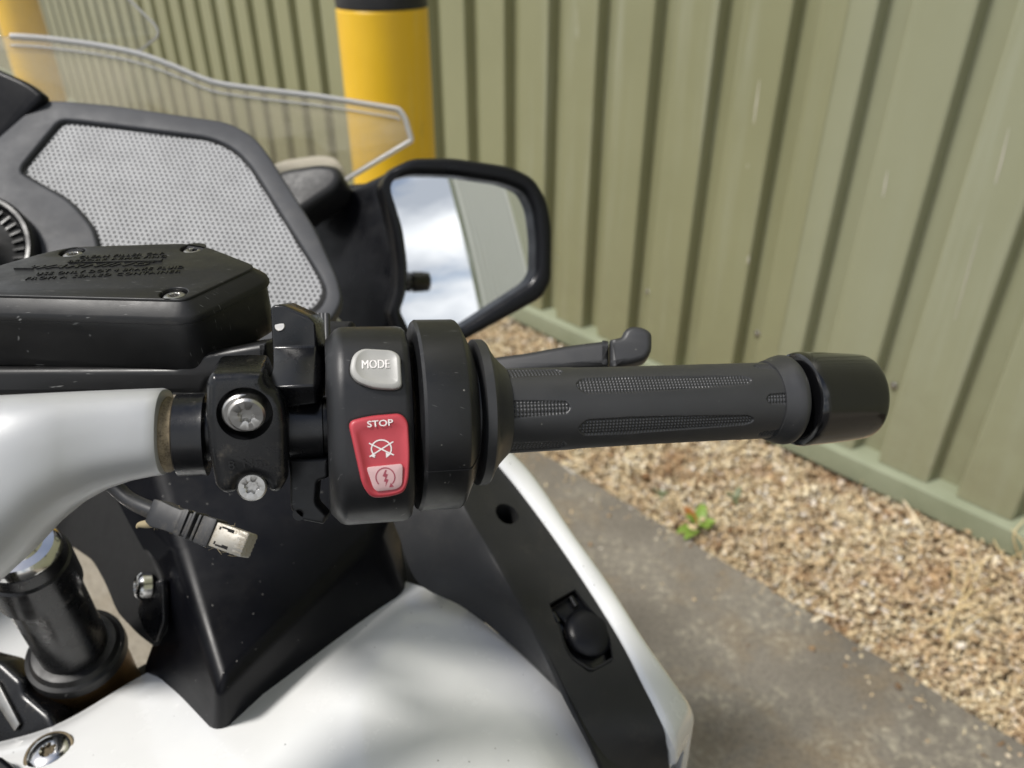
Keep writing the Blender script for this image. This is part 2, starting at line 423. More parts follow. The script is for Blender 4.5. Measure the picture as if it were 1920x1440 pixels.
def plate_mesh(name, outlines, P0, N, thick, bevel, seg=3):
    F = plane_frame(P0, N); Fi = F.inverted()
    cu = bpy.data.curves.new(name, 'CURVE'); cu.dimensions = '2D'; cu.fill_mode = 'BOTH'
    for ol in outlines:
        s = cu.splines.new('POLY'); q = [Fi @ hit(x, y, P0, N) for x, y in ol]
        s.points.add(len(q) - 1)
        for p, c in zip(s.points, q): p.co = (c.x, c.y, 0, 1)
        s.use_cyclic_u = True
    cu.bevel_depth = bevel; cu.bevel_resolution = seg; cu.extrude = max(thick / 2 - bevel, 0.0); cu.offset = -bevel
    o = bpy.data.objects.new('curve_source', cu); COL.objects.link(o)
    dg = bpy.context.evaluated_depsgraph_get()
    me = bpy.data.meshes.new_from_object(o.evaluated_get(dg), depsgraph=dg)
    bpy.data.objects.remove(o); bpy.data.curves.remove(cu)
    me.transform(F @ Matrix.Translation((0, 0, -thick / 2)))
    bm = bmesh.new(); bm.from_mesh(me); bmesh.ops.remove_doubles(bm, verts=bm.verts, dist=2e-6)
    bmesh.ops.recalc_face_normals(bm, faces=bm.faces); bm.to_mesh(me); bm.free()
    me.name = name
    return me
def plate(name, outlines, P0, N, thick, bevel, mat, parent, smooth=40, loc=None, seg=3):
    if isinstance(outlines[0][0], (int, float)): outlines = [outlines]
    return link(name, plate_mesh(name, outlines, P0, N, thick, bevel, seg), mat, parent, smooth, loc)
def boolean(o, cutters):
    for c in cutters:
        md = o.modifiers.new('cut', 'BOOLEAN'); md.object = c; md.operation = 'DIFFERENCE'; md.solver = 'EXACT'
    dg = bpy.context.evaluated_depsgraph_get(); dg.update()
    me = bpy.data.meshes.new_from_object(o.evaluated_get(dg), depsgraph=dg)
    o.modifiers.clear(); o.data = me
    me.shade_smooth(); me.set_sharp_from_angle(angle=math.radians(35))
    for c in cutters: bpy.data.objects.remove(c)
def catmull(P, n):
    P = [Vector(p) for p in P]; out = []
    Q = [P[0] * 2 - P[1]] + P + [P[-1] * 2 - P[-2]]
    for i in range(len(P) - 1):
        a, b, c, d = Q[i:i + 4]
        for k in range(n):
            t = k / n
            out.append(0.5 * (2 * b + (c - a) * t + (2 * a - 5 * b + 4 * c - d) * t * t + (3 * b - a - 3 * c + d) * t ** 3))
    out.append(P[-1]); return out
def patch(name, rows, mat, parent, n=6, m=6, thick=0.003, smooth=40, linear_cols=False, loc=None):
    """rows: list of rows of world points, Catmull-Rom in both directions"""
    if linear_cols:
        cols = []
        for r in rows:
            row = []
            for a, b in zip(r[:-1], r[1:]):
                for k in range(m): row.append(a.lerp(b, k / m))
            row.append(r[-1]); cols.append(row)
    else: cols = [catmull(r, m) for r in rows]
    W = len(cols[0]); fine = [catmull([c[j] for c in cols], n) for j in range(W)]
    H = len(fine[0]); vs = []
    for i in range(H):
        for j in range(W): vs.append(fine[j][i])
    fs = [(i * W + j, i * W + j + 1, (i + 1) * W + j + 1, (i + 1) * W + j) for i in range(H - 1) for j in range(W - 1)]
    bm = bmesh.new(); bv = [bm.verts.new(v) for v in vs]
    for f in fs: bm.faces.new([bv[k] for k in f])
    bm.normal_update()
    nsum = Vector((0, 0, 0)); csum = Vector((0, 0, 0))
    for f in bm.faces: nsum += f.normal * f.calc_area(); csum += f.calc_center_median()
    csum /= len(bm.faces)
    if nsum.dot(CAM - csum) < 0: bmesh.ops.reverse_faces(bm, faces=bm.faces)
    bm.normal_update()
    if thick:
        front = list(bm.verts); nrm = [v.normal.copy() for v in front]; ff = list(bm.faces)
        back = [bm.verts.new(v.co - nn * thick) for v, nn in zip(front, nrm)]
        idx = {v: k for k, v in enumerate(front)}
        bnd = [e for e in bm.edges if len(e.link_faces) == 1]
        quads = []
        for e in bnd:
            l = e.link_loops[0]; a, b = l.vert, l.link_loop_next.vert
            quads.append((b, a, back[idx[a]], back[idx[b]]))
        for f in ff: bm.faces.new([back[idx[v]] for v in reversed(f.verts)])
        for q in quads: bm.faces.new(q)
    me = bpy.data.meshes.new(name); bm.to_mesh(me); bm.free()
    return link(name, me, mat, parent, smooth, loc)
def tube_data(path, radii, seg=12, flat=1.0, up=None):
    P = [Vector(p) for p in path]; n = len(P)
    if not hasattr(radii, '__len__'): radii = [radii] * n
    vs, fs = [], []; prev = None
    for i, p in enumerate(P):
        t = (P[min(i + 1, n - 1)] - P[max(i - 1, 0)]).normalized()
        if prev is None: e1 = (up - t * up.dot(t)).normalized() if up is not None else t.orthogonal().normalized()
        else: e1 = (prev - t * prev.dot(t)).normalized()
        prev = e1; e2 = t.cross(e1)
        for k in range(seg):
            a = 2 * math.pi * k / seg
            vs.append(p + (e1 * math.cos(a) + e2 * math.sin(a) * flat) * radii[i])
    for i in range(n - 1):
        for k in range(seg):
            fs.append((i * seg + k, i * seg + (k + 1) % seg, (i + 1) * seg + (k + 1) % seg, (i + 1) * seg + k))
    fs.append(tuple(range(seg - 1, -1, -1))); fs.append(tuple(range((n - 1) * seg, n * seg)))
    return vs, fs
def tube(name, path, radii, mat, parent, seg=12, flat=1.0, up=None, sm=4, loc=None):
    pts = catmull(path, sm) if sm else [Vector(p) for p in path]
    if hasattr(radii, '__len__') and sm:
        rr = []
        for a, b in zip(radii[:-1], radii[1:]): rr += [a + (b - a) * k / sm for k in range(sm)]
        radii = rr + [radii[-1]]
    v, f = tube_data(pts, radii, seg, flat, up)
    return pydata(name, v, f, mat, parent, 50, loc=loc, merge=False)
def bolt(name, C, A, r, length, mat, parent, star=0.5, dome=0.0, chamfer=0.12):
    """round head bolt with a six-lobed socket; C is the middle of the outer face"""
    A = A.normalized(); e1 = A.orthogonal().normalized(); e2 = A.cross(e1); S = 48
    rs = r * star
    def ring(rad, t, lobed=False):
        out = []
        for k in range(S):
            a = 2 * math.pi * k / S
            q = rad * (1 + 0.17 * math.cos(6 * a)) if lobed else rad
            out.append(C + A * t + (e1 * math.cos(a) + e2 * math.sin(a)) * q)
        return out
    rings = [ring(r, -length), ring(r, -chamfer * r - dome), ring(r * (1 - chamfer), -dome * 0.9)]
    if dome > 0: rings += [ring(r * 0.8, -dome * 0.5), ring(max(rs * 1.45, r * 0.62), -dome * 0.12)]
    rings += [ring(rs * 1.25, 0), ring(rs * 1.05, -r * 0.05, True), ring(rs * 0.97, -r * 0.42, True)]
    vs = [p for q in rings for p in q]; fs = []
    for i in range(len(rings) - 1):
        for k in range(S): fs.append((i * S + k, i * S + (k + 1) % S, (i + 1) * S + (k + 1) % S, (i + 1) * S + k))
    fs.append(tuple(range((len(rings) - 1) * S, len(rings) * S)))
    return pydata(name, vs, fs, mat, parent, 30)

def text_verts(body, extrude=0.0, italic=0.0, bold=0.0, res=3, space=1.0):
    """lettering as flat mesh in unit space (x 0..width, y 0..1 cap height)"""
    cu = bpy.data.curves.new('lettering', 'FONT'); cu.body = body; cu.resolution_u = res; cu.extrude = extrude; cu.shear = italic; cu.offset = bold; cu.space_character = space
    o = bpy.data.objects.new('curve_source', cu); COL.objects.link(o)
    dg = bpy.context.evaluated_depsgraph_get()
    me = bpy.data.meshes.new_from_object(o.evaluated_get(dg), depsgraph=dg)
    bpy.data.objects.remove(o); bpy.data.curves.remove(cu)
    v = np.array([tuple(x.co) for x in me.vertices]); f = [tuple(p.vertices) for p in me.polygons]
    bpy.data.meshes.remove(me)
    v[:, 0] -= v[:, 0].min(); w = v[:, 0].max(); hgt = v[:, 1].max(); v[:, 1] /= hgt
    return v, f, w

# implicit surface hit along a pixel ray
def surf_hit(px, py, F, t0, t1, n=60):
    d = ray(px, py); a = t0; fa = F(CAM + d * a)
    for k in range(1, n + 1):
        b = t0 + (t1 - t0) * k / n; fb = F(CAM + d * b)
        if fb < 0 <= fa:
            for _ in range(24):
                c = (a + b) / 2
                if F(CAM + d * c) < 0: b = c
                else: a = c
            return CAM + d * b
        a, fa = b, fb
    return CAM + d * t1
def surf_norm(p, F, e=2e-4):
    g = Vector((F(p + Vector((e, 0, 0))) - F(p - Vector((e, 0, 0))), F(p + Vector((0, e, 0))) - F(p - Vector((0, e, 0))), F(p + Vector((0, 0, e))) - F(p - Vector((0, 0, e)))))
    return g.normalized()
def pillow(name, outline, S, rings, mat, parent, smooth=40):
    """stack of scaled outlines laid on a surface; S(px,py)->(point, normal); rings: (scale, height, dx, dy)"""
    c = np.mean(np.array(outline), axis=0); n = len(outline); vs, fs = [], []
    for rg in rings:
        s, hh = rg[0], rg[1]; dx, dy = (rg[2], rg[3]) if len(rg) > 2 else (0, 0)
        for x, y in outline:
            p, nn = S(c[0] + (x - c[0]) * s + dx, c[1] + (y - c[1]) * s + dy)
            vs.append(p + nn * hh)
    for i in range(len(rings) - 1):
        for k in range(n): fs.append((i * n + k, i * n + (k + 1) % n, (i + 1) * n + (k + 1) % n, (i + 1) * n + k))
    fs.append(tuple(range((len(rings) - 1) * n, len(rings) * n)))
    return pydata(name, vs, fs, mat, parent, smooth, merge=False)
def draw(name, polys, S, hh, mat, parent):
    """flat print: polygons in pixels laid on a surface"""
    vs, fs = [], []
    for poly in polys:
        b = len(vs)
        for x, y in poly:
            p, nn = S(x, y); vs.append(p + nn * hh)
        fs.append(tuple(range(b, b + len(poly))))
    return pydata(name, vs, fs, mat, parent, 60, merge=False)
def stroke(pts, w):
    out = []
    for (x0, y0), (x1, y1) in zip(pts[:-1], pts[1:]):
        dx, dy = x1 - x0, y1 - y0; L = math.hypot(dx, dy) or 1
        nx, ny = -dy / L * w / 2, dx / L * w / 2
        out.append([(x0 + nx, y0 + ny), (x1 + nx, y1 + ny), (x1 - nx, y1 - ny), (x0 - nx, y0 - ny)])
    return out
def arc(cx, cy, r, a0, a1, n=24, sy=1.0):
    return [(cx + r * math.cos(math.radians(a0 + (a1 - a0) * k / n)), cy - sy * r * math.sin(math.radians(a0 + (a1 - a0) * k / n))) for k in range(n + 1)]
def print_text(name, body, x0, y0, x1, y1, hgt, S, hh, mat, parent, bold=0.0, italic=0.0):
    """lettering whose baseline runs from pixel (x0,y0) to (x1,y1)"""
    v, f, w = text_verts(body, bold=bold, italic=italic)
    bx, by = (x1 - x0) / w, (y1 - y0) / w; L = math.hypot(bx, by); ux, uy = by / L, -bx / L
    vs = []
    for a, b, _ in v:
        p, nn = S(x0 + bx * a + ux * b * hgt, y0 + by * a + uy * b * hgt); vs.append(p + nn * hh)
    return pydata(name, vs, f, mat, parent, 60, merge=False)
def relief_text(name, lines, P0, N, hh, mat, parent):
    """raised lettering on a plane; lines: (text, x0,y0,x1,y1 baseline pixels, cap height in m, bold, italic)"""
    vs, fs = [], []; N = N.normalized()
    for body, x0, y0, x1, y1, cap, bold, ital in lines:
        v, f, w = text_verts(body, extrude=0.02, bold=bold, italic=ital, space=1.2)
        A = hit(x0, y0, P0, N); B = hit(x1, y1, P0, N); ex = (B - A) / w; ey = N.cross(ex).normalized() * cap
        b = len(vs)
        for a, c, z in v: vs.append(A + ex * a + ey * c + N * (hh if z > 0 else -0.0002))
        fs += [tuple(i + b for i in q) for q in f]
    return pydata(name, vs, fs, mat, parent, 30, merge=False)

# ------------------------------------------------------------------ ground, slab, wall
def box_ru(name, r0, r1, u0, u1, z0, z1, mat, parent=None, bevel=0.0, loc=None):
    vs = [GR(r, u, z) for z in (z0, z1) for r, u in ((r0, u0), (r1, u0), (r1, u1), (r0, u1))]
    fs = [(0, 3, 2, 1), (4, 5, 6, 7), (0, 1, 5, 4), (1, 2, 6, 5), (2, 3, 7, 6), (3, 0, 4, 7)]
    return pydata(name, vs, fs, mat, parent, 30, bevel=bevel, loc=loc)
g = pydata('ground', [(-700, -700, -0.09), (700, -700, -0.09), (700, 700, -0.09), (-700, 700, -0.09)], [(0, 1, 2, 3)], 'yard', smooth=0)
g['kind'] = 'structure'
y = box_ru('yard', -16, 0.345, 0.35, 16, -0.085, -0.002, 'yard'); y['kind'] = 'structure'
y = box_ru('unseen_ground', -16, 0.345, -20, 0.346, -0.085, -0.004, 'dark_ground'); y['kind'] = 'structure'  # unseen ground behind the camera, made dark to cut bounce onto black parts
def make_slab():
    rnd = random.Random(4); n = 260; vs = []; fs = []
    for i in range(n + 1):
        u = -3.0 + 9.0 * i / n
        e = SLAB_R + 0.006 * math.sin(u * 3.1) + rnd.uniform(-0.004, 0.004)
        for r, z in ((0.35, -0.08), (0.35, 0.0), (0.75, 0.001), (e - 0.014, 0.0), (e - 0.004, -0.004), (e, -0.014), (e + 0.004, -0.08)):
            vs.append(GR(r, u, z))
    for i in range(n):
        for j in range(6): fs.append((i * 7 + j, i * 7 + j + 1, (i + 1) * 7 + j + 1, (i + 1) * 7 + j))
    o = pydata('pavement', vs, fs, 'slab', smooth=40); o['kind'] = 'structure'
make_slab()
b = box_ru('flower_bed', SLAB_R - 0.02, WALL_R + 0.1, -3.0, 6.0, -0.088, -0.036, 'earth'); b['kind'] = 'structure'

WALL_U0, WALL_U1, WALL_H = -16.6, 11.0, 8.5
PER = 0.1947
wall = empty('cladding_wall', GR(WALL_R, 2.0, 0), 'tall olive green ribbed metal cladding wall behind the gravel strip', 'wall')
def make_sheet(u0, nper, lap, mat):
    prof = []
    for k in range(nper):
        b0 = u0 + k * PER
        hw, sl, vl = 0.0625, 0.009, PER - 2 * 0.0625 - 2 * 0.009
        for du, dr in ((0.0, 0.0), (hw - 0.005, 0.0), (hw, 0.0025), (hw + sl - 0.002, 0.0355), (hw + sl, 0.038), (hw + sl + vl, 0.038), (hw + sl + vl + 0.002, 0.0355), (hw + 2 * sl + vl, 0.0025), (hw + 2 * sl + vl + 0.005, 0.0)):
            prof.append((b0 + du, dr))
    prof.append((u0 + nper * PER + 0.012, 0.0))
    vs, fs = [], []
    for z in (0.088, WALL_H):
        for u, dr in prof: vs.append(GR(WALL_R + dr - lap, u, z))
    n = len(prof)
    for z in (0.088, WALL_H):
        for u, dr in prof: vs.append(GR(WALL_R + dr - lap + 0.0009, u, z))
    for i in range(n - 1):
        fs.append((i, i + 1, n + i + 1, n + i)); fs.append((2 * n + i + 1, 2 * n + i, 3 * n + i, 3 * n + i + 1))
        fs.append((i + 1, i, 2 * n + i, 2 * n + i + 1)); fs.append((n + i, n + i + 1, 3 * n + i + 1, 3 * n + i))
    pydata('cladding_sheet', vs, fs, mat, wall, 18)
VAL0 = 0.557 + 1.5 * PER          # a sheet joint, in the middle of a proud panel
k0 = math.floor((WALL_U0 - VAL0) / (5 * PER))
uu = VAL0 + k0 * 5 * PER; i = 0
while uu < WALL_U1:
    make_sheet(uu, 5, 0.0 if i % 2 else 0.0012, 'clad_faded' if uu < VAL0 - 0.1 else 'clad'); uu += 5 * PER; i += 1
def extrude_u(name, prof, u0, u1, mat, parent, loc=None):
    n = len(prof); vs = [GR(r, u, z) for u in (u0, u1) for r, z in prof]
    fs = [(i, (i + 1) % n, n + (i + 1) % n, n + i) for i in range(n)] + [tuple(range(n)), tuple(range(2 * n - 1, n - 1, -1))]
    return pydata(name, vs, fs, mat, parent, 30, loc=loc)
extrude_u('base_flashing', [(1.841, 0.092), (1.790, 0.084), (1.776, 0.078), (1.774, 0.070), (1.776, 0.016), (1.782, 0.010), (1.790, 0.012), (1.800, 0.074), (1.841, 0.080)], WALL_U0, WALL_U1, 'flash', wall)
extrude_u('plinth', [(1.815, 0.07), (1.815, -0.085), (1.95, -0.085), (1.95, 0.07)], WALL_U0, WALL_U1, 'earth', wall)
extrude_u('eaves_trim', [(1.78, WALL_H - 0.12), (1.78, WALL_H + 0.05), (2.1, WALL_H + 0.05), (2.1, WALL_H - 0.02), (1.84, WALL_H - 0.02), (1.84, WALL_H - 0.12)], WALL_U0, WALL_U1, 'flash', wall)
extrude_u('back_lining', [(1.86, 0.0), (1.86, WALL_H), (2.1, WALL_H), (2.1, 0.0)], WALL_U0 + .01, WALL_U1, 'flash', wall)
extrude_u('corner_trim', [(1.772, 0.0), (1.772, WALL_H), (2.1, WALL_H), (2.1, 0.0)], WALL_U0 - 0.30, WALL_U0 + 0.0, 'pale_wall', wall)
def far_building():
    u0 = -21.0; root = empty('far_building', GR(2.5, u0, 0), 'pale grey building behind the camera, visible in the handlebar mirror', 'building')
    extrude_u('wall', [(-0.95, 0.0), (-0.95, 12.0), (9.0, 12.0), (9.0, 0.0)], u0 - 8, u0, 'pale_wall', root)
    extrude_u('corner_trim', [(-1.02, 0.0), (-1.02, 12.1), (-0.80, 12.1), (-0.80, 0.0)], u0 - 0.2, u0 + 0.04, 'flash', root)
    for k in range(34):
        r = -0.62 + 0.28 * k; extrude_u('panel_rib', [(r, 0.3), (r, 11.9), (r + 0.15, 11.9), (r + 0.15, 0.3)], u0, u0 + 0.06, 'pale_wall', root)
far_building()
def wall_point(px, py):
    d = ray(px, py); return CAM + d * ((WALL_R - 0.0016) / d.dot(BR))
for q in (((1424, 150), (1418, 195), (1413, 232), 2.6), ((1405, 478), (1403, 486), (1402, 494), 3.0), ((1664, 320), (1660, 345), (1655, 370), 2.4), ((1892, 240), (1878, 300), (1866, 345), 2.0), ((1840, 420), (1812, 520), (1790, 600), 1.2), ((1402, 308), (1402, 311), (1402, 314), 2.0)):
    pts = [wall_point(*p) for p in q[:3]]; w = q[3] * 0.0007
    vs = []
    for p, k in zip(pts, (0.35, 1.0, 0.5)): vs += [p + BU * w * k, p - BU * w * k]
    pydata('paint_scratch', vs, [(0, 1, 3, 2), (2, 3, 5, 4)], 'cream', wall, 0)
def make_wall_screws():
    src = None
    for k in range(-8, 22):
        u = 0.557 - 0.008 + 2 * PER * k; P = GR(WALL_R + 0.038, u, 0.292)
        if src is None:
            prof = [(0.0, 0.0095), (0.002, 0.0095), (0.0022, 0.0062), (0.007, 0.0058), (0.008, 0.004)]
            o = lathe('screw', GR(WALL_R, 2.0, 0), -BR, prof, 'steel', wall, 12); src = o
        else:
            o = src.copy(); COL.objects.link(o)
        o.location = P - wall.location
make_wall_screws()

# bollards
def bollard(px, py, rr, halfpx, band_py, label):
    d = ray(px, py); z = rr / d.dot(BR); P = CAM + d * z; rad = halfpx * z / FPX
    base = Vector((P.x, P.y, 0))
    db = ray(px, band_py); hb = (CAM + db * ((P.xy.length) / db.xy.length)).z
    root = empty('bollard', base, label, 'bollard', 'yellow bollards along the pavement')
    A = UP
    lathe('post', base, A, [(0.0, rad), (hb - 0.004, rad), (hb - 0.001, rad - 0.002)], 'yellow', root, 64)
    lathe('collar', base + UP * 0.001, A, [(0, rad + 0.004), (0.03, rad + 0.004), (0.034, rad + 0.001)], 'plastic_dusty', root, 48)
    lathe('cap', base + UP * hb, A, [(0.0, rad * 0.985), (0.002, rad), (0.06, rad), (0.085, rad * 0.9), (0.10, rad * 0.55), (0.104, 0.0)], 'side_panel', root, 48)
    return hb
HB = bollard(727, 150, 1.04, 82, 12, 'yellow bollard with dark cap standing right behind the windscreen tip')
def bollard_far():
    d = ray(40, 40); z = 1.04 / d.dot(BR); return z
bollard(40, 40, 1.04, 82 * (1.04 / ray(727, 150).dot(BR)) / bollard_far(), -150, 'yellow bollard farther along, at the far left behind the windscreen')

# gravel
def make_gravel_mesh():
    rng = np.random.default_rng(7)
    t = (1 + 5 ** 0.5) / 2
    iv = np.array([(-1, t, 0), (1, t, 0), (-1, -t, 0), (1, -t, 0), (0, -1, t), (0, 1, t), (0, -1, -t), (0, 1, -t), (t, 0, -1), (t, 0, 1), (-t, 0, -1), (-t, 0, 1)], float)
    iv /= np.linalg.norm(iv[0])
    ifc = np.array([(0, 11, 5), (0, 5, 1), (0, 1, 7), (0, 7, 10), (0, 10, 11), (1, 5, 9), (5, 11, 4), (11, 10, 2), (10, 7, 6), (7, 1, 8), (3, 9, 4), (3, 4, 2), (3, 2, 6), (3, 6, 8), (3, 8, 9), (4, 9, 5), (2, 4, 11), (6, 2, 10), (8, 6, 7), (9, 8, 1)])
    N = 72000
    u = np.concatenate([rng.uniform(-0.5, 2.3, int(N * 0.86)), rng.uniform(2.3, 5.5, N - int(N * 0.86))])
    r = rng.uniform(SLAB_R + 0.002, WALL_R - 0.004, N)
    s = rng.gamma(4, 0.00078, N) + 0.0015
    s = np.where(rng.random(N) < 0.02, s * 1.8, s)
    z = -0.034 + np.abs(rng.normal(0, 0.012, N)) + 0.010 * np.sin(u * 5.1 + r * 9) * np.sin(r * 13 + u * 2) + 0.012 * np.clip((r - SLAB_R) / 0.12, 0, 1) + 0.003
    stones = iv[None] * (1 + rng.normal(0, 0.17, (N, 12, 1)))
    chip = rng.random(N) < 0.35
    sc = np.stack([np.where(chip, rng.uniform(1.4, 2.8, N), rng.uniform(0.9, 1.5, N)), np.where(chip, rng.uniform(0.4, 0.8, N), rng.uniform(0.7, 1.1, N)), np.where(chip, rng.uniform(0.2, 0.4, N), rng.uniform(0.5, 0.9, N))], 1)
    straw = rng.random(N) < 0.07
    sc[straw] = np.stack([rng.uniform(3.5, 7.0, straw.sum()), rng.uniform(0.22, 0.4, straw.sum()), rng.uniform(0.18, 0.3, straw.sum())], 1); z[straw] += 0.006
    spill = rng.random(N) < 0.006
    r[spill] = SLAB_R - rng.gamma(1.2, 0.05, spill.sum()); z[spill] = 0.002; s[spill] *= 0.7
    stones = stones * sc[:, None, :] * s[:, None, None]
    q = rng.normal(size=(N, 4)); q[:, 1:3] *= 0.45; q /= np.linalg.norm(q, axis=1)[:, None]
    w, x, yq, zq = q.T
    R = np.stack([np.stack([1 - 2 * (yq * yq + zq * zq), 2 * (x * yq - w * zq), 2 * (x * zq + w * yq)], -1), np.stack([2 * (x * yq + w * zq), 1 - 2 * (x * x + zq * zq), 2 * (yq * zq - w * x)], -1), np.stack([2 * (x * zq - w * yq), 2 * (yq * zq + w * x), 1 - 2 * (x * x + yq * yq)], -1)], 1)
    stones = np.einsum('nij,nkj->nki', R, stones)
    c = r[:, None] * np.array(BR)[None] + u[:, None] * np.array(BU)[None]; c[:, 2] = z
    vs = (stones + c[:, None, :]).reshape(-1, 3)
    fs = (ifc[None] + (np.arange(N) * 12)[:, None, None]).reshape(-1, 3)
    me = bpy.data.meshes.new('gravel')
    me.vertices.add(len(vs)); me.vertices.foreach_set('co', vs.ravel())
    me.loops.add(fs.size); me.loops.foreach_set('vertex_index', fs.ravel().astype(np.int32))
    me.polygons.add(len(fs)); me.polygons.foreach_set('loop_start', np.arange(0, fs.size, 3, dtype=np.int32))
    me.update(calc_edges=True); me.validate()
    o = link('gravel', me, 'gravel', smooth=0)
    o['kind'] = 'stuff'; tag(o, 'tan gravel and bark chips filling the strip below the cladding wall', 'gravel')
make_gravel_mesh()

# weeds and dry stalks
def leaf_data(base, direc, length, width, curl, n=6):
    direc = direc.normalized(); side = direc.cross(UP)
    side = side.normalized() if side.length > 1e-3 else Vector((1, 0, 0))
    vs, fs = [], []
    for i in range(n + 1):
        s = i / n; w = width * math.sin(math.pi * min(1, 0.12 + s * 0.88)) ** 0.8 * 0.5
        p = base + direc * (length * s) + UP * (-curl * length * s * s)
        vs += [p + side * w + UP * w * 0.4, p, p - side * w + UP * w * 0.4]
    for i in range(n):
        for j in range(2): fs.append((3 * i + j, 3 * i + j + 1, 3 * i + j + 4, 3 * i + j + 3))
    return vs, fs
def weed(px, py, size, leaves, label, seed, mats=('leaf',)):
    rnd = random.Random(seed); base = VH(px, py, -0.01)
    root = empty('weed', base, label, 'weed', 'weeds growing in the gravel')
    for k in range(leaves):
        a = 2 * math.pi * k / leaves + rnd.uniform(-.4, .4); up = rnd.uniform(0.5, 2.0)
        d = Vector((math.cos(a), math.sin(a), up))
        v, f = leaf_data(base, d, size * rnd.uniform(0.7, 1.1), size * 0.36, rnd.uniform(0.1, 0.5))
        pydata('leaf', v, f, mats[k % len(mats)], root, 60)
weed(1308, 992, 0.080, 9, 'bright green weed with one orange leaf at the slab edge', 3, ('leaf', 'leaf', 'leaf', 'leaf_red', 'leaf', 'leaf', 'leaf', 'leaf', 'leaf'))
weed(1238, 932, 0.04, 5, 'small dull green weed left of the orange-leafed weed', 5, ('leaf_grey',))
weed(1376, 938, 0.045, 5, 'pale greyish weed just behind the orange-leafed weed', 8, ('leaf_grey',))
def stalk(px, py, top, seed, label):
    rnd = random.Random(seed); base = VH(px, py, -0.02)
    root = empty('dry_stalk', base, label, 'dry grass', 'dry stalks by the wall')
    for k in range(4):
        tip = V(top[0] + rnd.uniform(-45, 45), top[1] + rnd.uniform(-25, 60), (base - CAM).dot(Vector((0, cp, -sp))) * rnd.uniform(0.97, 1.05))
        mid = base.lerp(tip, 0.5) + Vector((rnd.uniform(-.02, .02), rnd.uniform(-.02, .02), 0.03))
        tube('stem', [base + Vector((rnd.uniform(-.06, .06), rnd.uniform(-.05, .05), 0)), mid, tip], [0.0022, 0.0018, 0.0010], 'straw', root, 5, sm=5)
stalk(1790, 1150, (1830, 985), 2, 'thin dry straw stalk leaning up in front of the flashing')
stalk(1740, 1215, (1850, 1085), 6, 'thin dry straw stalk lying low on the gravel at right')
stalk(1890, 1080, (1900, 985), 9, 'thin dry straw stalk at the right picture edge')

# ------------------------------------------------------------------ motorcycle
bike = empty('motorcycle', GR(-0.12, 0.30, 0), 'white touring motorcycle with black handlebar controls, mirror and speaker panel', 'motorcycle')
A0 = V(960, 770, 0.31); A1 = V(1450, 750, 0.338)
AX = (A1 - A0).normalized()
E1 = (CAM - A0); E1 = (E1 - AX * E1.dot(AX)).normalized(); E2 = E1.cross(AX)
if E2.z < 0: E2 = -E2
FWD = Vector((0, cp, -sp))
def tpx(x):                       # position along the handlebar axis that shows at picture column x
    k = (x - 960) / FPX
    return (k * (A0 - CAM).dot(FWD) - (A0 - CAM).x) / (AX.x - k * AX.dot(FWD))
def AP(x): return A0 + AX * tpx(x)

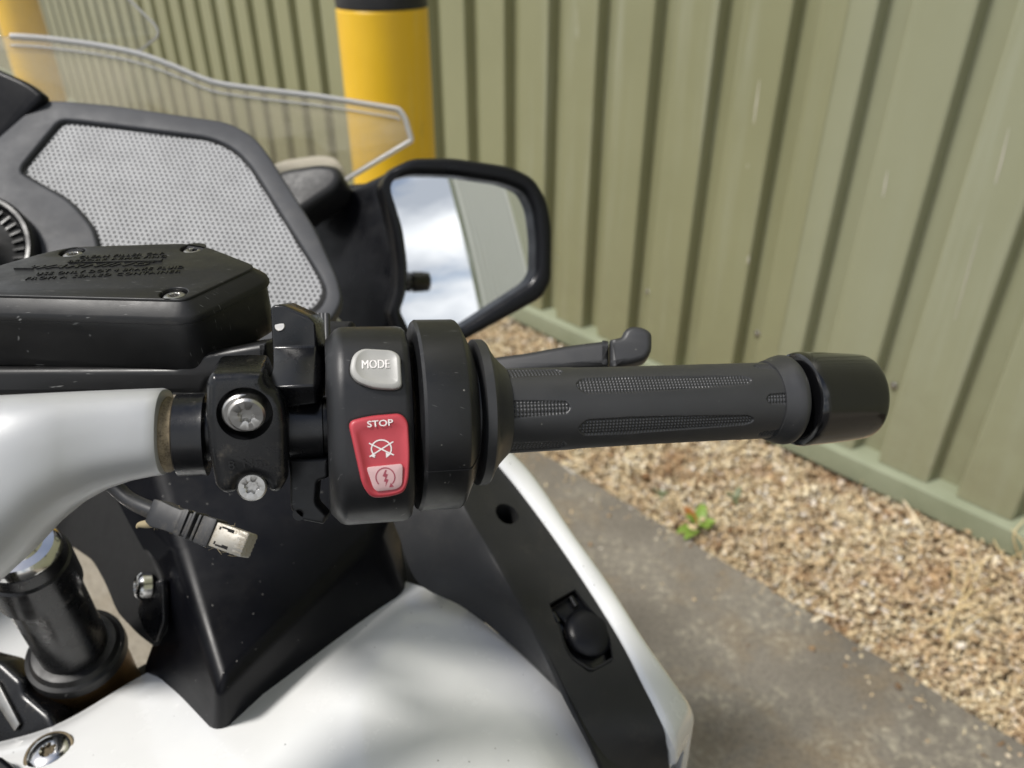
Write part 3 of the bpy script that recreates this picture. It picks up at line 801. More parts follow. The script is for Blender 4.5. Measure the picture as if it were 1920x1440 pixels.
# --- grip
def make_grip():
    t0, t1 = tpx(938), tpx(1444); NT, NA = 470, 330
    tl0, tl1 = tpx(1062), tpx(1378); sl1 = tpx(1046); sr0 = tpx(1398)
    vs = np.zeros((NT, NA, 3)); a0, ax, e1, e2 = (np.array(q) for q in (A0, AX, E1, E2))
    tt = np.linspace(t0, t1, NT); aa = np.linspace(0, 2 * math.pi, NA, endpoint=False)
    T, A = np.meshgrid(tt, aa, indexing='ij')
    R = np.interp(T, [t0, t0 + 0.01, (t0 + t1) / 2, t1], [0.0171, 0.0170, 0.0167, 0.0166])
    dep = np.zeros_like(T)
    def wrap(x): return (x + math.pi) % (2 * math.pi) - math.pi
    def smooth(d, w): return np.clip(d / w, 0, 1)
    off = math.radians(1.5)
    for k in range(6):
        c = off + math.radians(30 + 60 * k); dA = np.abs(wrap(A - c)) * 0.0168
        s = np.clip((T - tl0) / (tl1 - tl0), 0, 1)
        hw = 0.0041 * (1 - 0.45 * np.abs(s - 0.28) - 0.12 * s); 
        endd = np.minimum(T - tl0, tl1 - T); hw = hw * np.sqrt(np.clip(endd / 0.0035, 0, 1))
        dep = np.maximum(dep, smooth(hw - dA, 0.0004))
        c = off + math.radians(60 * k); dA = np.abs(wrap(A - c)) * 0.0168
        hw = np.interp(T, [t0, sl1], [0.0036, 0.0026]) * np.sqrt(np.clip((sl1 - T) / 0.002, 0, 1))
        dep = np.maximum(dep, smooth(hw - dA, 0.0004))
        hw = np.interp(T, [sr0, t1], [0.0022, 0.0028]) * np.sqrt(np.clip((T - sr0) / 0.002, 0, 1))
        dep = np.maximum(dep, smooth(hw - dA, 0.0004))
    p = 0.0014
    X = T / p; Y = A * 0.0168 / p
    knob = np.clip(np.cos(math.pi * (X + Y)) * np.cos(math.pi * (X - Y)), 0, 1) ** 0.7
    R = R - dep * 0.0007 + dep * knob * 0.00055
    P = a0 + T[..., None] * ax + (R * np.cos(A))[..., None] * e1 + (R * np.sin(A))[..., None] * e2
    idx = np.arange(NT * NA).reshape(NT, NA); nx = np.roll(idx, -1, axis=1)
    fs = np.stack([idx[:-1], nx[:-1], nx[1:], idx[1:]], -1).reshape(-1, 4)
    if E1.cross(E2).dot(AX) < 0: fs = fs[:, ::-1]
    vsl = P.reshape(-1, 3); me = bpy.data.meshes.new('grip')
    me.vertices.add(len(vsl)); me.vertices.foreach_set('co', vsl.ravel())
    me.loops.add(fs.size); me.loops.foreach_set('vertex_index', np.ascontiguousarray(fs).ravel().astype(np.int32))
    me.polygons.add(len(fs)); me.polygons.foreach_set('loop_start', np.arange(0, fs.size, 4, dtype=np.int32))
    me.update(calc_edges=True); me.validate()
    return link('grip', me, 'rubber', bike, smooth=60)
grip = make_grip()
T = tpx
lathe('grip_end_ring', A0, AX, [(T(1432), 0.0155), (T(1433), 0.0172), (T(1440), 0.0178), (T(1446), 0.0183), (T(1453), 0.0191), (T(1462), 0.0197), (T(1468), 0.0196), (T(1473), 0.0187), (T(1476), 0.0150)], 'rubber', grip, 96, E1, 40)
lathe('grip_flange', A0, AX, [(T(870), 0.020), (T(885), 0.0205), (T(886), 0.0282), (T(888), 0.0290), (T(903), 0.0290), (T(907), 0.0283), (T(913), 0.0258), (T(924), 0.0222), (T(937), 0.0194), (T(944), 0.0180), (T(945), 0.0168)], 'rubber', grip, 96, E1, 28)
wt = lathe('bar_end_weight', A0, AX, [(T(1466), 0.0120), (T(1484), 0.0122), (T(1486), 0.0165), (T(1487), 0.0190), (T(1490), 0.0204), (T(1496), 0.0209), (T(1506), 0.0208), (T(1550), 0.0203), (T(1590), 0.0196), (T(1608), 0.0191), (T(1613.5), 0.0186), (T(1616.5), 0.0176), (T(1618), 0.0160), (T(1618.5), 0.0)], 'gloss_black', bike, 96, E1, 35)

# --- throttle drum
drum = lathe('throttle_drum', A0, AX, [(T(770), 0.020), (T(773), 0.0345), (T(775), 0.0362), (T(780), 0.0370), (T(848), 0.0370), (T(852), 0.0367), (T(856), 0.0358), (T(874), 0.0282), (T(876), 0.0270), (T(877), 0.022)], 'housing', bike, 120, E1, 25)
def drum_lower():
    # glossier lower half shell, proud of the drum by a hair, ends at the seam
    a0, a1 = math.radians(-33), math.radians(-150); n = 40; prof = [(T(774), 0.0364), (T(780), 0.03745), (T(848), 0.03745), (T(853), 0.0370), (T(857), 0.0361), (T(874), 0.0286)]
    vs, fs = [], []
    for off in (0.0, -0.0012):
        for t, r in prof:
            for k in range(n + 1):
                a = a0 + (a1 - a0) * k / n; vs.append(A0 + AX * t + (E1 * math.cos(a) + E2 * math.sin(a)) * (r + off))
    m = len(prof); W = n + 1
    for s in (0, 1):
        b = s * m * W
        for i in range(m - 1):
            for k in range(n): fs.append((b + i * W + k, b + i * W + k + 1, b + (i + 1) * W + k + 1, b + (i + 1) * W + k))
    for i in range(m - 1): fs.append((i * W, (i + 1) * W, m * W + (i + 1) * W, m * W + i * W))
    pydata('drum_lower_shell', vs, fs, 'housing', drum, 25)
drum_lower()

# --- bar stub, black sleeve
lathe('bar_stub', A0 - E2 * 0.003, AX, [(T(380), 0.011), (T(535), 0.0112), (T(536), 0.0124), (T(604), 0.0124), (T(606), 0.0112), (T(640), 0.011)], 'cast', bike, 64, E1)
lathe('clamp_sleeve', A0 - E2 * 0.0040, AX, [(T(329), 0.0105), (T(331), 0.0140), (T(334), 0.0149), (T(380), 0.0150), (T(388), 0.0152), (T(392), 0.013)], 'cast', bike, 72, E1)
lathe('bar_sleeve', A0 - E2 * 0.0035, AX, [(T(270), 0.0135), (T(318), 0.0138), (T(324), 0.0132), (T(330), 0.0130), (T(332), 0.0105)], 'rust', bike, 64, E1)

# --- switch housing
HA, HBh, HN, HY = 0.0325, 0.0372, 2.7, -0.0030
def FH(p):
    q = p - A0; return (abs(q.dot(E1)) / HA) ** HN + (abs(q.dot(E2) - HY) / HBh) ** HN - 1
def make_housing():
    secs = [(T(613), 0.84), (T(616), 0.885), (T(632), 0.975), (T(640), 0.995), (T(646), 1.0), (T(700), 1.0), (T(744), 1.0), (T(752), 0.99), (T(758), 0.96), (T(761), 0.90), (T(762), 0.7)]
    S = 96; vs, fs = [], []
    for t, s in secs:
        for k in range(S):
            a = 2 * math.pi * k / S; c, sn = math.cos(a), math.sin(a)
            rr = (abs(c) ** HN + abs(sn) ** HN) ** (-1 / HN)
            vs.append(A0 + AX * t + E1 * (HA * s * rr * c) + E2 * (HBh * s * rr * sn + HY))
    for i in range(len(secs) - 1):
        for k in range(S): fs.append((i * S + k, i * S + (k + 1) % S, (i + 1) * S + (k + 1) % S, (i + 1) * S + k))
    fs.append(tuple(range(S))); fs.append(tuple(range((len(secs) - 1) * S, len(secs) * S)))
    return pydata('switch_housing', vs, fs, 'housing', bike, 32)
housing = make_housing()
def SH(px, py):
    p = surf_hit(px, py, FH, 0.2, 0.33); return p, surf_norm(p, FH)
# seat recesses, buttons, print
mode_ol = rounded([(655, 700, 22), (660, 672, 12), (678, 660, 12), (735, 663, 12), (750, 672, 9), (753, 728, 9), (738, 732, 5), (700, 730, 16), (668, 718, 18)], 10, 5)
pillow('button_recess', mode_ol, SH, [(1.07, 0.00004), (1.02, 0.00005), (0.5, 0.00005), (0.05, 0.00005)], 'dark', housing)
pillow('mode_button', mode_ol, SH, [(1.0, -0.001), (1.0, 0.0016), (0.985, 0.0022), (0.95, 0.0025), (0.84, 0.0027, 1, -3), (0.81, 0.0027, 1, -3), (0.78, 0.00245, 1, -3), (0.4, 0.0024, 1, -3), (0.05, 0.0024, 1, -3)], 'button_grey', housing, 60)
print_text('mode_lettering', 'MODE', 678.9, 696, 729.9, 694.5, 14.5, SH, 0.00264, 'white_print', housing, bold=0.0)
print_text('mode_lettering', 'MODE', 678, 696, 729, 694.5, 14.5, SH, 0.00264, 'white_print', housing, bold=0.0)
stop_ol = rounded([(652, 790, 14), (690, 780, 30), (750, 775, 14), (764, 789, 14), (767.5, 850, 20), (765, 895, 20), (757, 917, 14), (728, 925, 20), (694, 927, 14), (678, 905, 16)], 12, 5)
pillow('switch_recess', stop_ol, SH, [(1.045, 0.00004), (1.01, 0.00005), (0.5, 0.00005), (0.05, 0.00005)], 'dark', housing)
pillow('stop_switch', stop_ol, SH, [(1.0, -0.001), (1.0, 0.0018), (0.985, 0.0027), (0.955, 0.0032), (0.90, 0.0033), (0.80, 0.0030, 1, 4), (0.77, 0.0027, 1, 5), (0.5, 0.0026, 1, 5), (0.25, 0.0026, 1, 5), (0.05, 0.0026, 1, 5)], 'red', housing, 60)
print_text('stop_lettering', 'STOP', 688, 801, 736, 797, 11.5, SH, 0.0034, 'white_print', housing, bold=0.012)
cx, cy = 714, 840
kill = []
kill += stroke(arc(cx, cy, 18.5, -118, 238 - 0, 1), 0.1)[:0]
kill += stroke(arc(cx, cy, 18.5, -52, 232, 30, 0.86), 2.4)
kill += stroke([(691, 830), (737, 851)], 2.3) + stroke([(692, 854), (736, 827)], 2.3)
kill += [[(722, 846), (731, 850), (723, 856)], [(700, 849), (702, 856), (694, 853)]]
draw('engine_stop_symbol', kill, SH, 0.00276, 'white_print', housing)
pillow('start_panel', rounded([(686, 873, 6), (753, 866, 6), (752, 902, 12), (742, 909, 8), (706, 913, 10), (699, 908, 8)], 6, 4), SH, [(1.0, 0.0024), (1.0, 0.00335), (0.97, 0.0034), (0.5, 0.0034), (0.05, 0.0034)], 'pink', housing)
cx, cy = 721, 889
st = stroke(arc(cx, cy, 17.5, -42, 226, 30, 0.92), 2.2)
st += [[(721, 876), (716, 887), (721, 889), (718, 896), (722, 897), (721, 906), (727, 893), (722.5, 891.5), (726, 884), (721.5, 882.5), (724, 877)]]
st += [[(731, 898), (737, 905), (728, 906)]]
draw('engine_start_symbol', st, SH, 0.00345, 'red_print', housing)

# --- brake master cylinder clamp
NC = (E1 * math.cos(math.radians(16)) - E2 * math.sin(math.radians(16))).normalized()
NBt = (E1 * math.cos(math.radians(25)) - E2 * math.sin(math.radians(25))).normalized()
PC = V(462, 820, 0.2635)
clamp_ol = rounded([(385, 718, 10), (395, 702, 8), (455, 699), (492, 700, 8), (502, 728, 10), (522, 742, 6), (533, 758, 8), (540, 800), (541, 900, 10), (527, 923, 6), (515, 928, 6), (503, 922, 6), (498, 904, 16), (472, 893, 20), (448, 904, 16), (442, 926, 6), (420, 930, 8), (402, 915, 10), (390, 850), (384, 780)], 3, 4)
clamp = plate('lever_clamp', clamp_ol, PC, NC, 0.034, 0.0035, 'cast', bike)
def cyl_cut(C, A, r, l):
    return lathe('cutter', C, A, [(-l, r), (l, r)], 'dark', None, 40)
boolean(clamp, [cyl_cut(hit(459, 776, PC, NC), NBt, 0.0092, 0.0075)])
bolt('clamp_bolt', hit(462, 780, PC + NC * 0.0035, NC), NBt, 0.0061, 0.012, 'steel', clamp, 0.38)
lathe('bolt_flange', hit(458, 768, PC - NC * 0.0035, NC), NBt, [(-0.002, 0.0070), (0.003, 0.0070), (0.0036, 0.0064)], 'steel', clamp, 48)
bolt('clamp_bolt', hit(472, 914, PC - NC * 0.001, NC), (E1 * math.cos(0.2) - E2 * math.sin(0.2)), 0.0051, 0.012, 'steel', clamp, 0.40)
relief_text('torque_lettering', [('8 Nm', 429, 880, 499, 873, 0.0032, 0.0, 0.0)], PC, NC, 0.0004, 'cast', clamp)
def fin():
    b = -camvec(0.05, -0.15, 1) * 0.018
    f = [V(506, 577, 0.286), V(516, 571, 0.286), V(532, 572, 0.286), V(580, 594, 0.286), V(590, 606, 0.286), V(594, 650, 0.290), V(510, 652, 0.290), V(510, 690, 0.279), V(502, 712, 0.274), V(502, 727, 0.270), V(591, 722, 0.270), V(594, 757, 0.276), V(536, 764, 0.276), V(520, 748, 0.274), V(503, 740, 0.273)]
    n = len(f); vs = f + [p + b for p in f]
    fs = [(0, 1, 2, 3, 4, 5, 6), (6, 5, 10, 9, 8, 7), (9, 10, 11, 12, 13, 14)]
    out = [0, 1, 2, 3, 4, 5, 10, 11, 12, 13, 14, 9, 8, 7, 6]
    for a, c in zip(out, out[1:] + out[:1]): fs.append((c, a, a + n, c + n))
    fs.append(tuple(n + i for i in reversed(out)))
    o = pydata('switch_bracket', vs, fs, 'cast', bike, 40, bevel=0.0010, seg=3)
    lathe('pin', V(524, 611, 0.2875), camvec(-0.1, 0.1, 1), [(-0.003, 0.0020), (-0.0002, 0.0020), (0.0, 0.0018), (0.0, 0.0)], 'steel', o, 24)
    return o
fin()
lb = plate('lower_bracket', [rounded([(541, 862), (614, 860), (614, 897, 6), (594, 903, 6), (590, 945, 8), (612, 968, 4), (606, 984, 4), (562, 975, 8), (544, 956, 8)], 3, 3), circle_px(560, 965, 5.5, 14)], V(575, 910, 0.285), camvec(0, -0.1, 1), 0.008, 0.0012, 'plastic_dusty', bike)

# --- reservoir
HT = CAM_H - 0.127
def offset_poly(P, d):
    n = len(P); out = []
    area = sum(P[i].x * P[(i + 1) % n].y - P[(i + 1) % n].x * P[i].y for i in range(n)); sg = 1 if area > 0 else -1
    for i in range(n):
        a, p, c = P[i - 1], P[i], P[(i + 1) % n]
        d1 = (p - a).xy.normalized(); d2 = (c - p).xy.normalized()
        n1 = Vector((d1.y, -d1.x)) * sg; n2 = Vector((d2.y, -d2.x)) * sg
        m = (n1 + n2); m = m / max(0.35, m.dot(n1))
        out.append(Vector((p.x + m.x * d, p.y + m.y * d, p.z)))
    return out
top_px = rounded([(-150, 548, 5), (-110, 530, 5), (70, 478, 30), (130, 464, 30), (345, 457, 24), (385, 463, 20), (477, 499, 14), (345, 560, 16)], 5, 4)
topP = [VH(x, y, HT) for x, y in top_px]
def loops(name, lv, mat, parent, cap0=True):
    L = [[Vector((p.x, p.y, HT + dz)) for p in offset_poly(topP, d)] for d, dz in lv]; n = len(topP)
    vs = [p for l in L for p in l]; fs = [tuple(range(n))] if cap0 else []
    for i in range(len(L) - 1):
        for k in range(n): fs.append((i * n + k, (i + 1) * n + k, (i + 1) * n + (k + 1) % n, i * n + (k + 1) % n))
    fs.append(tuple(range((len(L) - 1) * n, len(L) * n)))
    return pydata(name, vs, fs, mat, parent, 28)
res = loops('brake_fluid_reservoir', [(0.0030, -0.0080), (0.0046, -0.0090), (0.0050, -0.0105), (0.0052, -0.0280), (0.0045, -0.0300), (-0.0020, -0.0345), (-0.009, -0.044)], 'plastic_dusty', bike)
scr = [(135, 472), (361, 464.5), (325, 549)]
lid = loops('lid', [(-0.0012, -0.0030), (-0.0012, -0.0012), (0.0001, -0.0006), (0.0056, -0.0052), (0.0062, -0.0062), (0.0064, -0.0082), (0.0058, -0.0086), (0.001, -0.0087)], 'plastic_dusty', res)
def hole_px(x, y, r):
    C = VH(x, y, HT); return [proj(C + Vector((r * math.cos(2 * math.pi * k / 32), r * math.sin(2 * math.pi * k / 32), 0))) for k in range(32)]
plate('lid_top', [[proj(p) for p in offset_poly(topP, 0.0008)]] + [hole_px(x, y, 0.0053) for x, y in scr], VH(200, 500, HT), UP, 0.0028, 0.0006, 'plastic_dusty', res)
for x, y in scr: bolt('lid_screw', VH(x, y, HT) - UP * 0.0009, UP, 0.0046, 0.002, 'steel', res, 0.42, dome=0.0004)
relief_text('lid_lettering', [('CLEAN FILLER CAP', 147, 485, 306, 477.8, 0.0025, 0.0, 0), ('BEFORE REMOVING', 127, 493, 311, 483.2, 0.0025, 0.0, 0),
    ('WARNING', 48, 505, 286, 497.5, 0.0036, 0.012, 0.6), ('USE ONLY DOT 4 BRAKE FLUID', 67, 516.5, 343, 503.5, 0.0027, 0.0, 0), ('FROM A SEALED CONTAINER', 47, 525.5, 338, 511.5, 0.0027, 0.0, 0)], VH(200, 500, HT), UP, 0.0004, 'cast', res)
def lid_rule():
    vs, fs = [], []
    for q in ([(130, 494.3), (305, 486.3), (303, 490.5), (286, 491)], [(26, 504.8), (62, 503.4), (62, 505.2)]):
        b = len(vs); A = [VH(x, y, HT) for x, y in q]; n = len(q)
        vs += [p + UP * 0.0006 for p in A] + [p - UP * 0.0002 for p in A]
        fs.append(tuple(range(b, b + n)))
        for k in range(n): fs.append((b + k, b + (k + 1) % n, b + n + (k + 1) % n, b + n + k))
    pydata('lid_rule', vs, fs, 'plastic_dusty', res, 30)
lid_rule()
# cylinder body under the reservoir, joining it to the clamp
plate('master_cylinder', rounded([(-120, 690, 10), (330, 688, 6), (345, 668, 6), (500, 640, 6), (504, 692, 6), (480, 706, 6), (392, 716, 6), (380, 742, 6), (-120, 745, 6)], 4, 3), V(200, 715, 0.312), camvec(0, -0.15, 1), 0.03, 0.003, 'plastic_dusty', bike)
tube('brake_hose', [V(-60, 690, 0.335), V(-5, 702, 0.33), V(12, 728, 0.335), V(30, 770, 0.35)], 0.0035, 'steel', bike, 12)

# --- silver handlebar arm
def make_arm():
    st = [(-330, 756, 1120, .243), (-240, 752, 1180, .247), (-160, 748, 1200, .252), (-80, 745, 1146, .256), (0, 741, 1086, .260), (50, 738.5, 1040, .2625), (100, 736, 986, .265), (150, 733.5, 945, .268), (200, 731.5, 917, .271), (250, 729.5, 900, .2735), (290, 728, 892, .276), (304, 727.5, 890.5, .277), (311, 730, 888, .2775), (314, 738, 880, .2778), (312, 752, 866, .2778), (296, 755, 864, .277)]
    S = 64; vs, fs = [], []
    for x, yt, yb, z in st:
        c = V(x, (yt + yb) / 2, z); hh = (yb - yt) / 2 * z / FPX; dd = min(hh, 0.021 + (hh - 0.0155) * 0.15)
        for k in range(S):
            a = 2 * math.pi * k / S; ca, sa = math.cos(a), math.sin(a); n = 2.5
            rr = (abs(ca) ** n + abs(sa) ** n) ** (-1 / n)
            vs.append(c + camvec(0.15, 0, 1) * (dd * rr * ca * 0.92) + camvec(0, 1, 0) * (hh * rr * sa))
    for i in range(len(st) - 1):
        for k in range(S): fs.append((i * S + k, i * S + (k + 1) % S, (i + 1) * S + (k + 1) % S, (i + 1) * S + k))
    fs.append(tuple(range(S))); fs.append(tuple(range((len(st) - 1) * S, len(st) * S)))
    pydata('handlebar_arm', vs, fs, 'silver', bike, 40)
make_arm()

# --- brake lever
PLv = V(1060, 668, 0.392); NL = camvec(-0.05, 0.25, 1)
lever = plate('brake_lever', rounded([(860, 684), (930, 667), (985, 660, 20), (1060, 646, 30), (1142, 636, 2), (1142, 686, 2), (1050, 694), (930, 706), (860, 712)], 6, 4), PLv, NL, 0.010, 0.0035, 'rubber', bike)
plate('lever_tip', rounded([(1144, 635, 2), (1166, 630, 5), (1172, 616, 8), (1186, 609, 8), (1208, 612, 9), (1223, 622, 8), (1223, 656, 10), (1212, 673, 9), (1188, 680, 8), (1144, 688, 2)], 6, 5), PLv + NL * 0.002, NL, 0.013, 0.003, 'rubber', lever, seg=4)

# --- mirror
PM = V(872, 472, 0.72); NP = ((CAM - V(795, 527, .72)).normalized() + (AP(1600) - V(795, 527, .72)).normalized()).normalized()
MRAD = 1.6
NM = (NP - (V(795, 527, .72) - PM) / MRAD).normalized()
glass_ol = rounded([(732, 350, 10), (742, 337, 8), (776, 328, 12), (850, 330, 20), (950, 345, 20), (985, 361, 14), (1000, 392, 16), (1007, 450, 20), (1006, 512, 12), (994, 531, 12), (868, 613, 12), (820, 632, 10), (772, 622, 8), (752, 582, 8), (763, 548, 14), (766, 500, 20), (757, 430, 20), (741, 378, 14)], 8, 5)
rim_ol = rounded([(716, 345, 20), (736, 315, 16), (776, 296, 14), (850, 295, 20), (960, 311, 20), (1004, 333, 18), (1029, 375, 20), (1038, 425, 18), (1037, 526, 12), (1020, 559, 14), (960, 592, 10), (872, 640, 16), (790, 668, 12), (742, 628, 10), (730, 588, 8), (744, 548, 14), (746, 500, 20), (736, 430, 20)], 10, 5)
mir = plate('mirror_housing', [rim_ol, [(872 + (x - 872) * 1.012, 472 + (y - 472) * 1.012) for x, y in glass_ol]], PM + NM * 0.013, NM, 0.036, 0.0065, 'plastic', bike, seg=5)
def mirror_glass():
    F = plane_frame(PM, NM); Fi = F.inverted(); q = [Fi @ hit(x, y, PM, NM) for x, y in glass_ol]; vs, fs = [], []; n = len(q); R = 26
    for i in range(R + 1):
        s = (1.012 - i / R * 1.0)
        for c in q:
            x, yv = c.x * s, c.y * s; vs.append(F @ Vector((x, yv, -(x * x + yv * yv) / (2 * MRAD))))
    for i in range(R):
        for k in range(n): fs.append((i * n + k, i * n + (k + 1) % n, (i + 1) * n + (k + 1) % n, (i + 1) * n + k))
    fs.append(tuple(range(R * n, (R + 1) * n)))
    o = pydata('mirror_glass', vs, fs, 'mirror', mir, 180, merge=False)
    R3 = F.to_3x3(); off = world_off(mir)
    nr = []
    for v in o.data.vertices:
        l = Fi @ (v.co + off); nr.append((R3 @ Vector((l.x / MRAD, l.y / MRAD, 1))).normalized())
    if o.data.polygons[0].normal.dot(NM) < 0: o.data.flip_normals()
    o.data.normals_split_custom_set_from_vertices(nr)
    return o
mirror_glass()
plate('glass_backing', [(872 + (x - 872) * 1.03, 472 + (y - 472) * 1.03) for x, y in glass_ol], PM - NM * 0.006, NM, 0.012, 0.001, 'plastic', mir)
plate('mirror_arm', rounded([(520, 420, 10), (575, 388, 10), (728, 315, 16), (742, 318, 8), (738, 430, 10), (748, 500, 10), (742, 560, 8), (735, 640, 10), (700, 680, 10), (600, 660, 10)], 10, 5), V(735, 420, 0.722), camvec(-0.5, 0.05, 0.87), 0.05, 0.010, 'plastic', bike, seg=5)

# --- speaker panel
NS = camvec(0.05, 0.36, 0.93); PS = V(330, 400, 0.60)
frame_out = rounded([(-60, 330, 10), (-10, 262, 10), (76, 187, 6), (120, 188, 10), (210, 196, 20), (430, 228, 40), (478, 256, 30), (505, 292, 20), (592, 430, 20), (634, 525, 20), (641, 562, 14), (626, 592, 12), (560, 650, 10), (100, 650, 10), (-60, 560, 10)], 10, 5)
mesh_ol = rounded([(112, 223, 14), (150, 226, 20), (395, 257, 40), (440, 278, 30), (472, 312, 20), (602, 520, 20), (613, 548, 12), (605, 572, 12), (560, 610, 10), (200, 610, 10), (187, 480, 12), (176, 428, 24), (130, 375, 24), (62, 337, 12), (38, 322, 8), (42, 308, 8)], 10, 5)
spk = plate('speaker_panel', [frame_out, mesh_ol], PS, NS, 0.012, 0.0022, 'dash_grey', bike, seg=4)
def perforated():
    Pq = PS - NS * 0.0045; F = plane_frame(Pq, NS); Fi = F.inverted(); ol = [Fi @ hit(x, y, Pq, NS) for x, y in mesh_ol]
    ol = [(c.x, c.y) for c in ol]; cxy = np.mean(np.array(ol), axis=0)
    ol = [(cxy[0] + (x - cxy[0]) * 1.02, cxy[1] + (yv - cxy[1]) * 1.02) for x, yv in ol]
    p = 0.0043; rot = math.radians(-3.5); cr, sr = math.cos(rot), math.sin(rot)
    def inside(x, yv):
        c = False; j = len(ol) - 1
        for i in range(len(ol)):
            if (ol[i][1] > yv) != (ol[j][1] > yv) and x < (ol[j][0] - ol[i][0]) * (yv - ol[i][1]) / (ol[j][1] - ol[i][1]) + ol[i][0]: c = not c
            j = i
        return c
    vs, fs = [], []
    for a in range(-60, 61):
        for b in range(-60, 61):
            x0 = (a + 0.5 * (b % 2)) * p; y0 = b * p * 0.8660254
            x, yv = x0 * cr - y0 * sr, x0 * sr + y0 * cr
            if not inside(x, yv): continue
            base = len(vs)
            for rad, z in ((p / math.sqrt(3) * 1.001, 0.0), (0.00122, 0.0), (0.00110, -0.0002), (0.00110, -0.0006)):
                for k in range(6):
                    an = math.pi / 6 + k * math.pi / 3 + rot
                    vs.append(F @ Vector((x + rad * math.cos(an), yv + rad * math.sin(an), z)))
            for i in range(3):
                for k in range(6): fs.append((base + i * 6 + k, base + i * 6 + (k + 1) % 6, base + (i + 1) * 6 + (k + 1) % 6, base + (i + 1) * 6 + k))
    me = bpy.data.meshes.new('perforated_grille'); me.from_pydata([tuple(v) for v in vs], [], fs); me.update()
    return link('perforated_grille', me, 'mesh_metal', spk, smooth=0)
perforated()
plate('grille_gap_shade', [[(330 + (x - 330) * 1.02, 405 + (yv - 405) * 1.02) for x, yv in mesh_ol], [(330 + (x - 330) * 0.972, 405 + (yv - 405) * 0.966) for x, yv in mesh_ol]], PS - NS * 0.0030, NS, 0.0015, 0.0002, 'dark', spk)  # dark ring laid over the mesh edge, stands for the shaded gap inside the frame
plate('grille_backing', [(330 + (x - 330) * 1.03, 400 + (yv - 400) * 1.03) for x, yv in mesh_ol], PS - NS * 0.009, NS, 0.004, 0.0005, 'dark', spk)
gz = hit(-78, 500, PS, NS) + NS * 0.004
gau = lathe('instrument_bezel', gz, NS, [(-0.02, 0.050), (0.006, 0.0525), (0.0085, 0.0545), (0.0085, 0.0570), (0.006, 0.0590), (-0.01, 0.0595)], 'plastic', bike, 64, caps=False)
lathe('dial', gz, NS, [(0.0018, 0.0), (0.0016, 0.0480), (0.0005, 0.0520)], 'dark', gau, 48)
for k in range(40): a_ = 2 * math.pi * k / 40; tube('bezel_tooth', [gz + (NS.orthogonal().normalized() * math.cos(a_) + NS.cross(NS.orthogonal().normalized()) * math.sin(a_)) * q + NS * 0.003 for q in (0.043, 0.051)], 0.0012, 'plastic', gau, 6, sm=0)
plate('instrument_cowl', rounded([(-90, 90, 10), (0, 131, 10), (50, 153, 20), (80, 176, 10), (77, 190, 4), (0, 266, 4), (-90, 350, 10)], 6, 4), V(20, 190, 0.625), camvec(-0.05, -0.05, 1), 0.012, 0.004, 'panel', bike)

# --- windscreen
NW = camvec(0.10, -0.35, 1); PW = V(400, 190, 0.86)
ws_ol = rounded([(-140, 66), (60, 69, 40), (180, 84, 60), (265, 101, 40), (335, 128, 40), (395, 155, 40), (470, 166, 50), (600, 181, 40), (748, 205, 6), (760, 222, 6), (772, 263, 5), (650, 336, 10), (560, 420, 10), (-140, 420, 10)], 6, 5)
ws = plate('windscreen', ws_ol, PW, NW, 0.0035, 0.0006, 'screen', bike)
edge = [hit(x, yv, PW - NW * 0.0018, NW) for x, yv in ws_ol if not (yv > 345 or x < -100)]
edge.sort(key=lambda p: 0)
def screen_edge(pts_px, P, N, r, parent):
    pts = [hit(x, yv, P, N) for x, yv in pts_px]
    v, f = tube_data(pts, r, 8)
    pydata('screen_edge', v, f, 'screen_edge', parent, 60, merge=False)
screen_edge([q for q in ws_ol if q[1] < 345 and q[0] > -130], PW - NW * 0.0018, NW, 0.0032, ws)
screen_edge([(x, yv + 17) for x, yv in ws_ol if yv < 215 and -130 < x < 750], PW + NW * 0.001, NW, 0.0011, ws)
NW2 = camvec(0.0, -0.40, 1); PW2 = V(200, 30, 0.98)
ws2_ol = rounded([(-140, -90), (120, -90), (215, -35, 10), (243, 0, 8), (294, 50, 10), (298, 66, 8), (262, 96, 10), (120, 100, 10), (-140, 95, 5)], 6, 4)
plate('upper_screen', ws2_ol, PW2, NW2, 0.003, 0.0006, 'screen_clear', ws)
screen_edge([q for q in ws2_ol if q[0] > 190], PW2 - NW2 * 0.0015, NW2, 0.0017, ws)
plate('screen_fairing', rounded([(480, 318, 10), (530, 297, 16), (600, 287, 20), (632, 292, 18), (648, 318, 10), (640, 380, 10), (480, 380, 10)], 8, 5), V(570, 330, 0.92), camvec(0, 0.5, 0.85), 0.03, 0.006, 'cream', bike)
plate('screen_mount', rounded([(505, 325, 8), (540, 312, 12), (600, 303, 16), (632, 308, 14), (642, 330, 10), (630, 352, 12), (560, 400, 10), (520, 380, 10)], 8, 5), V(580, 345, 0.72), camvec(-0.1, 0.25, 0.95), 0.04, 0.008, 'side_panel', bike)
plate('cowl_filler', rounded([(520, 372), (640, 345), (700, 340), (720, 420), (700, 660), (560, 660)], 5, 3), V(620, 500, 0.80), camvec(-0.3, 0.2, 0.93), 0.03, 0.004, 'dark', bike)
bolt('dash_screw', V(622, 603, 0.60), camvec(-0.3, 0.3, 0.9), 0.0055, 0.006, 'steel', bike, 0.4, dome=0.001)

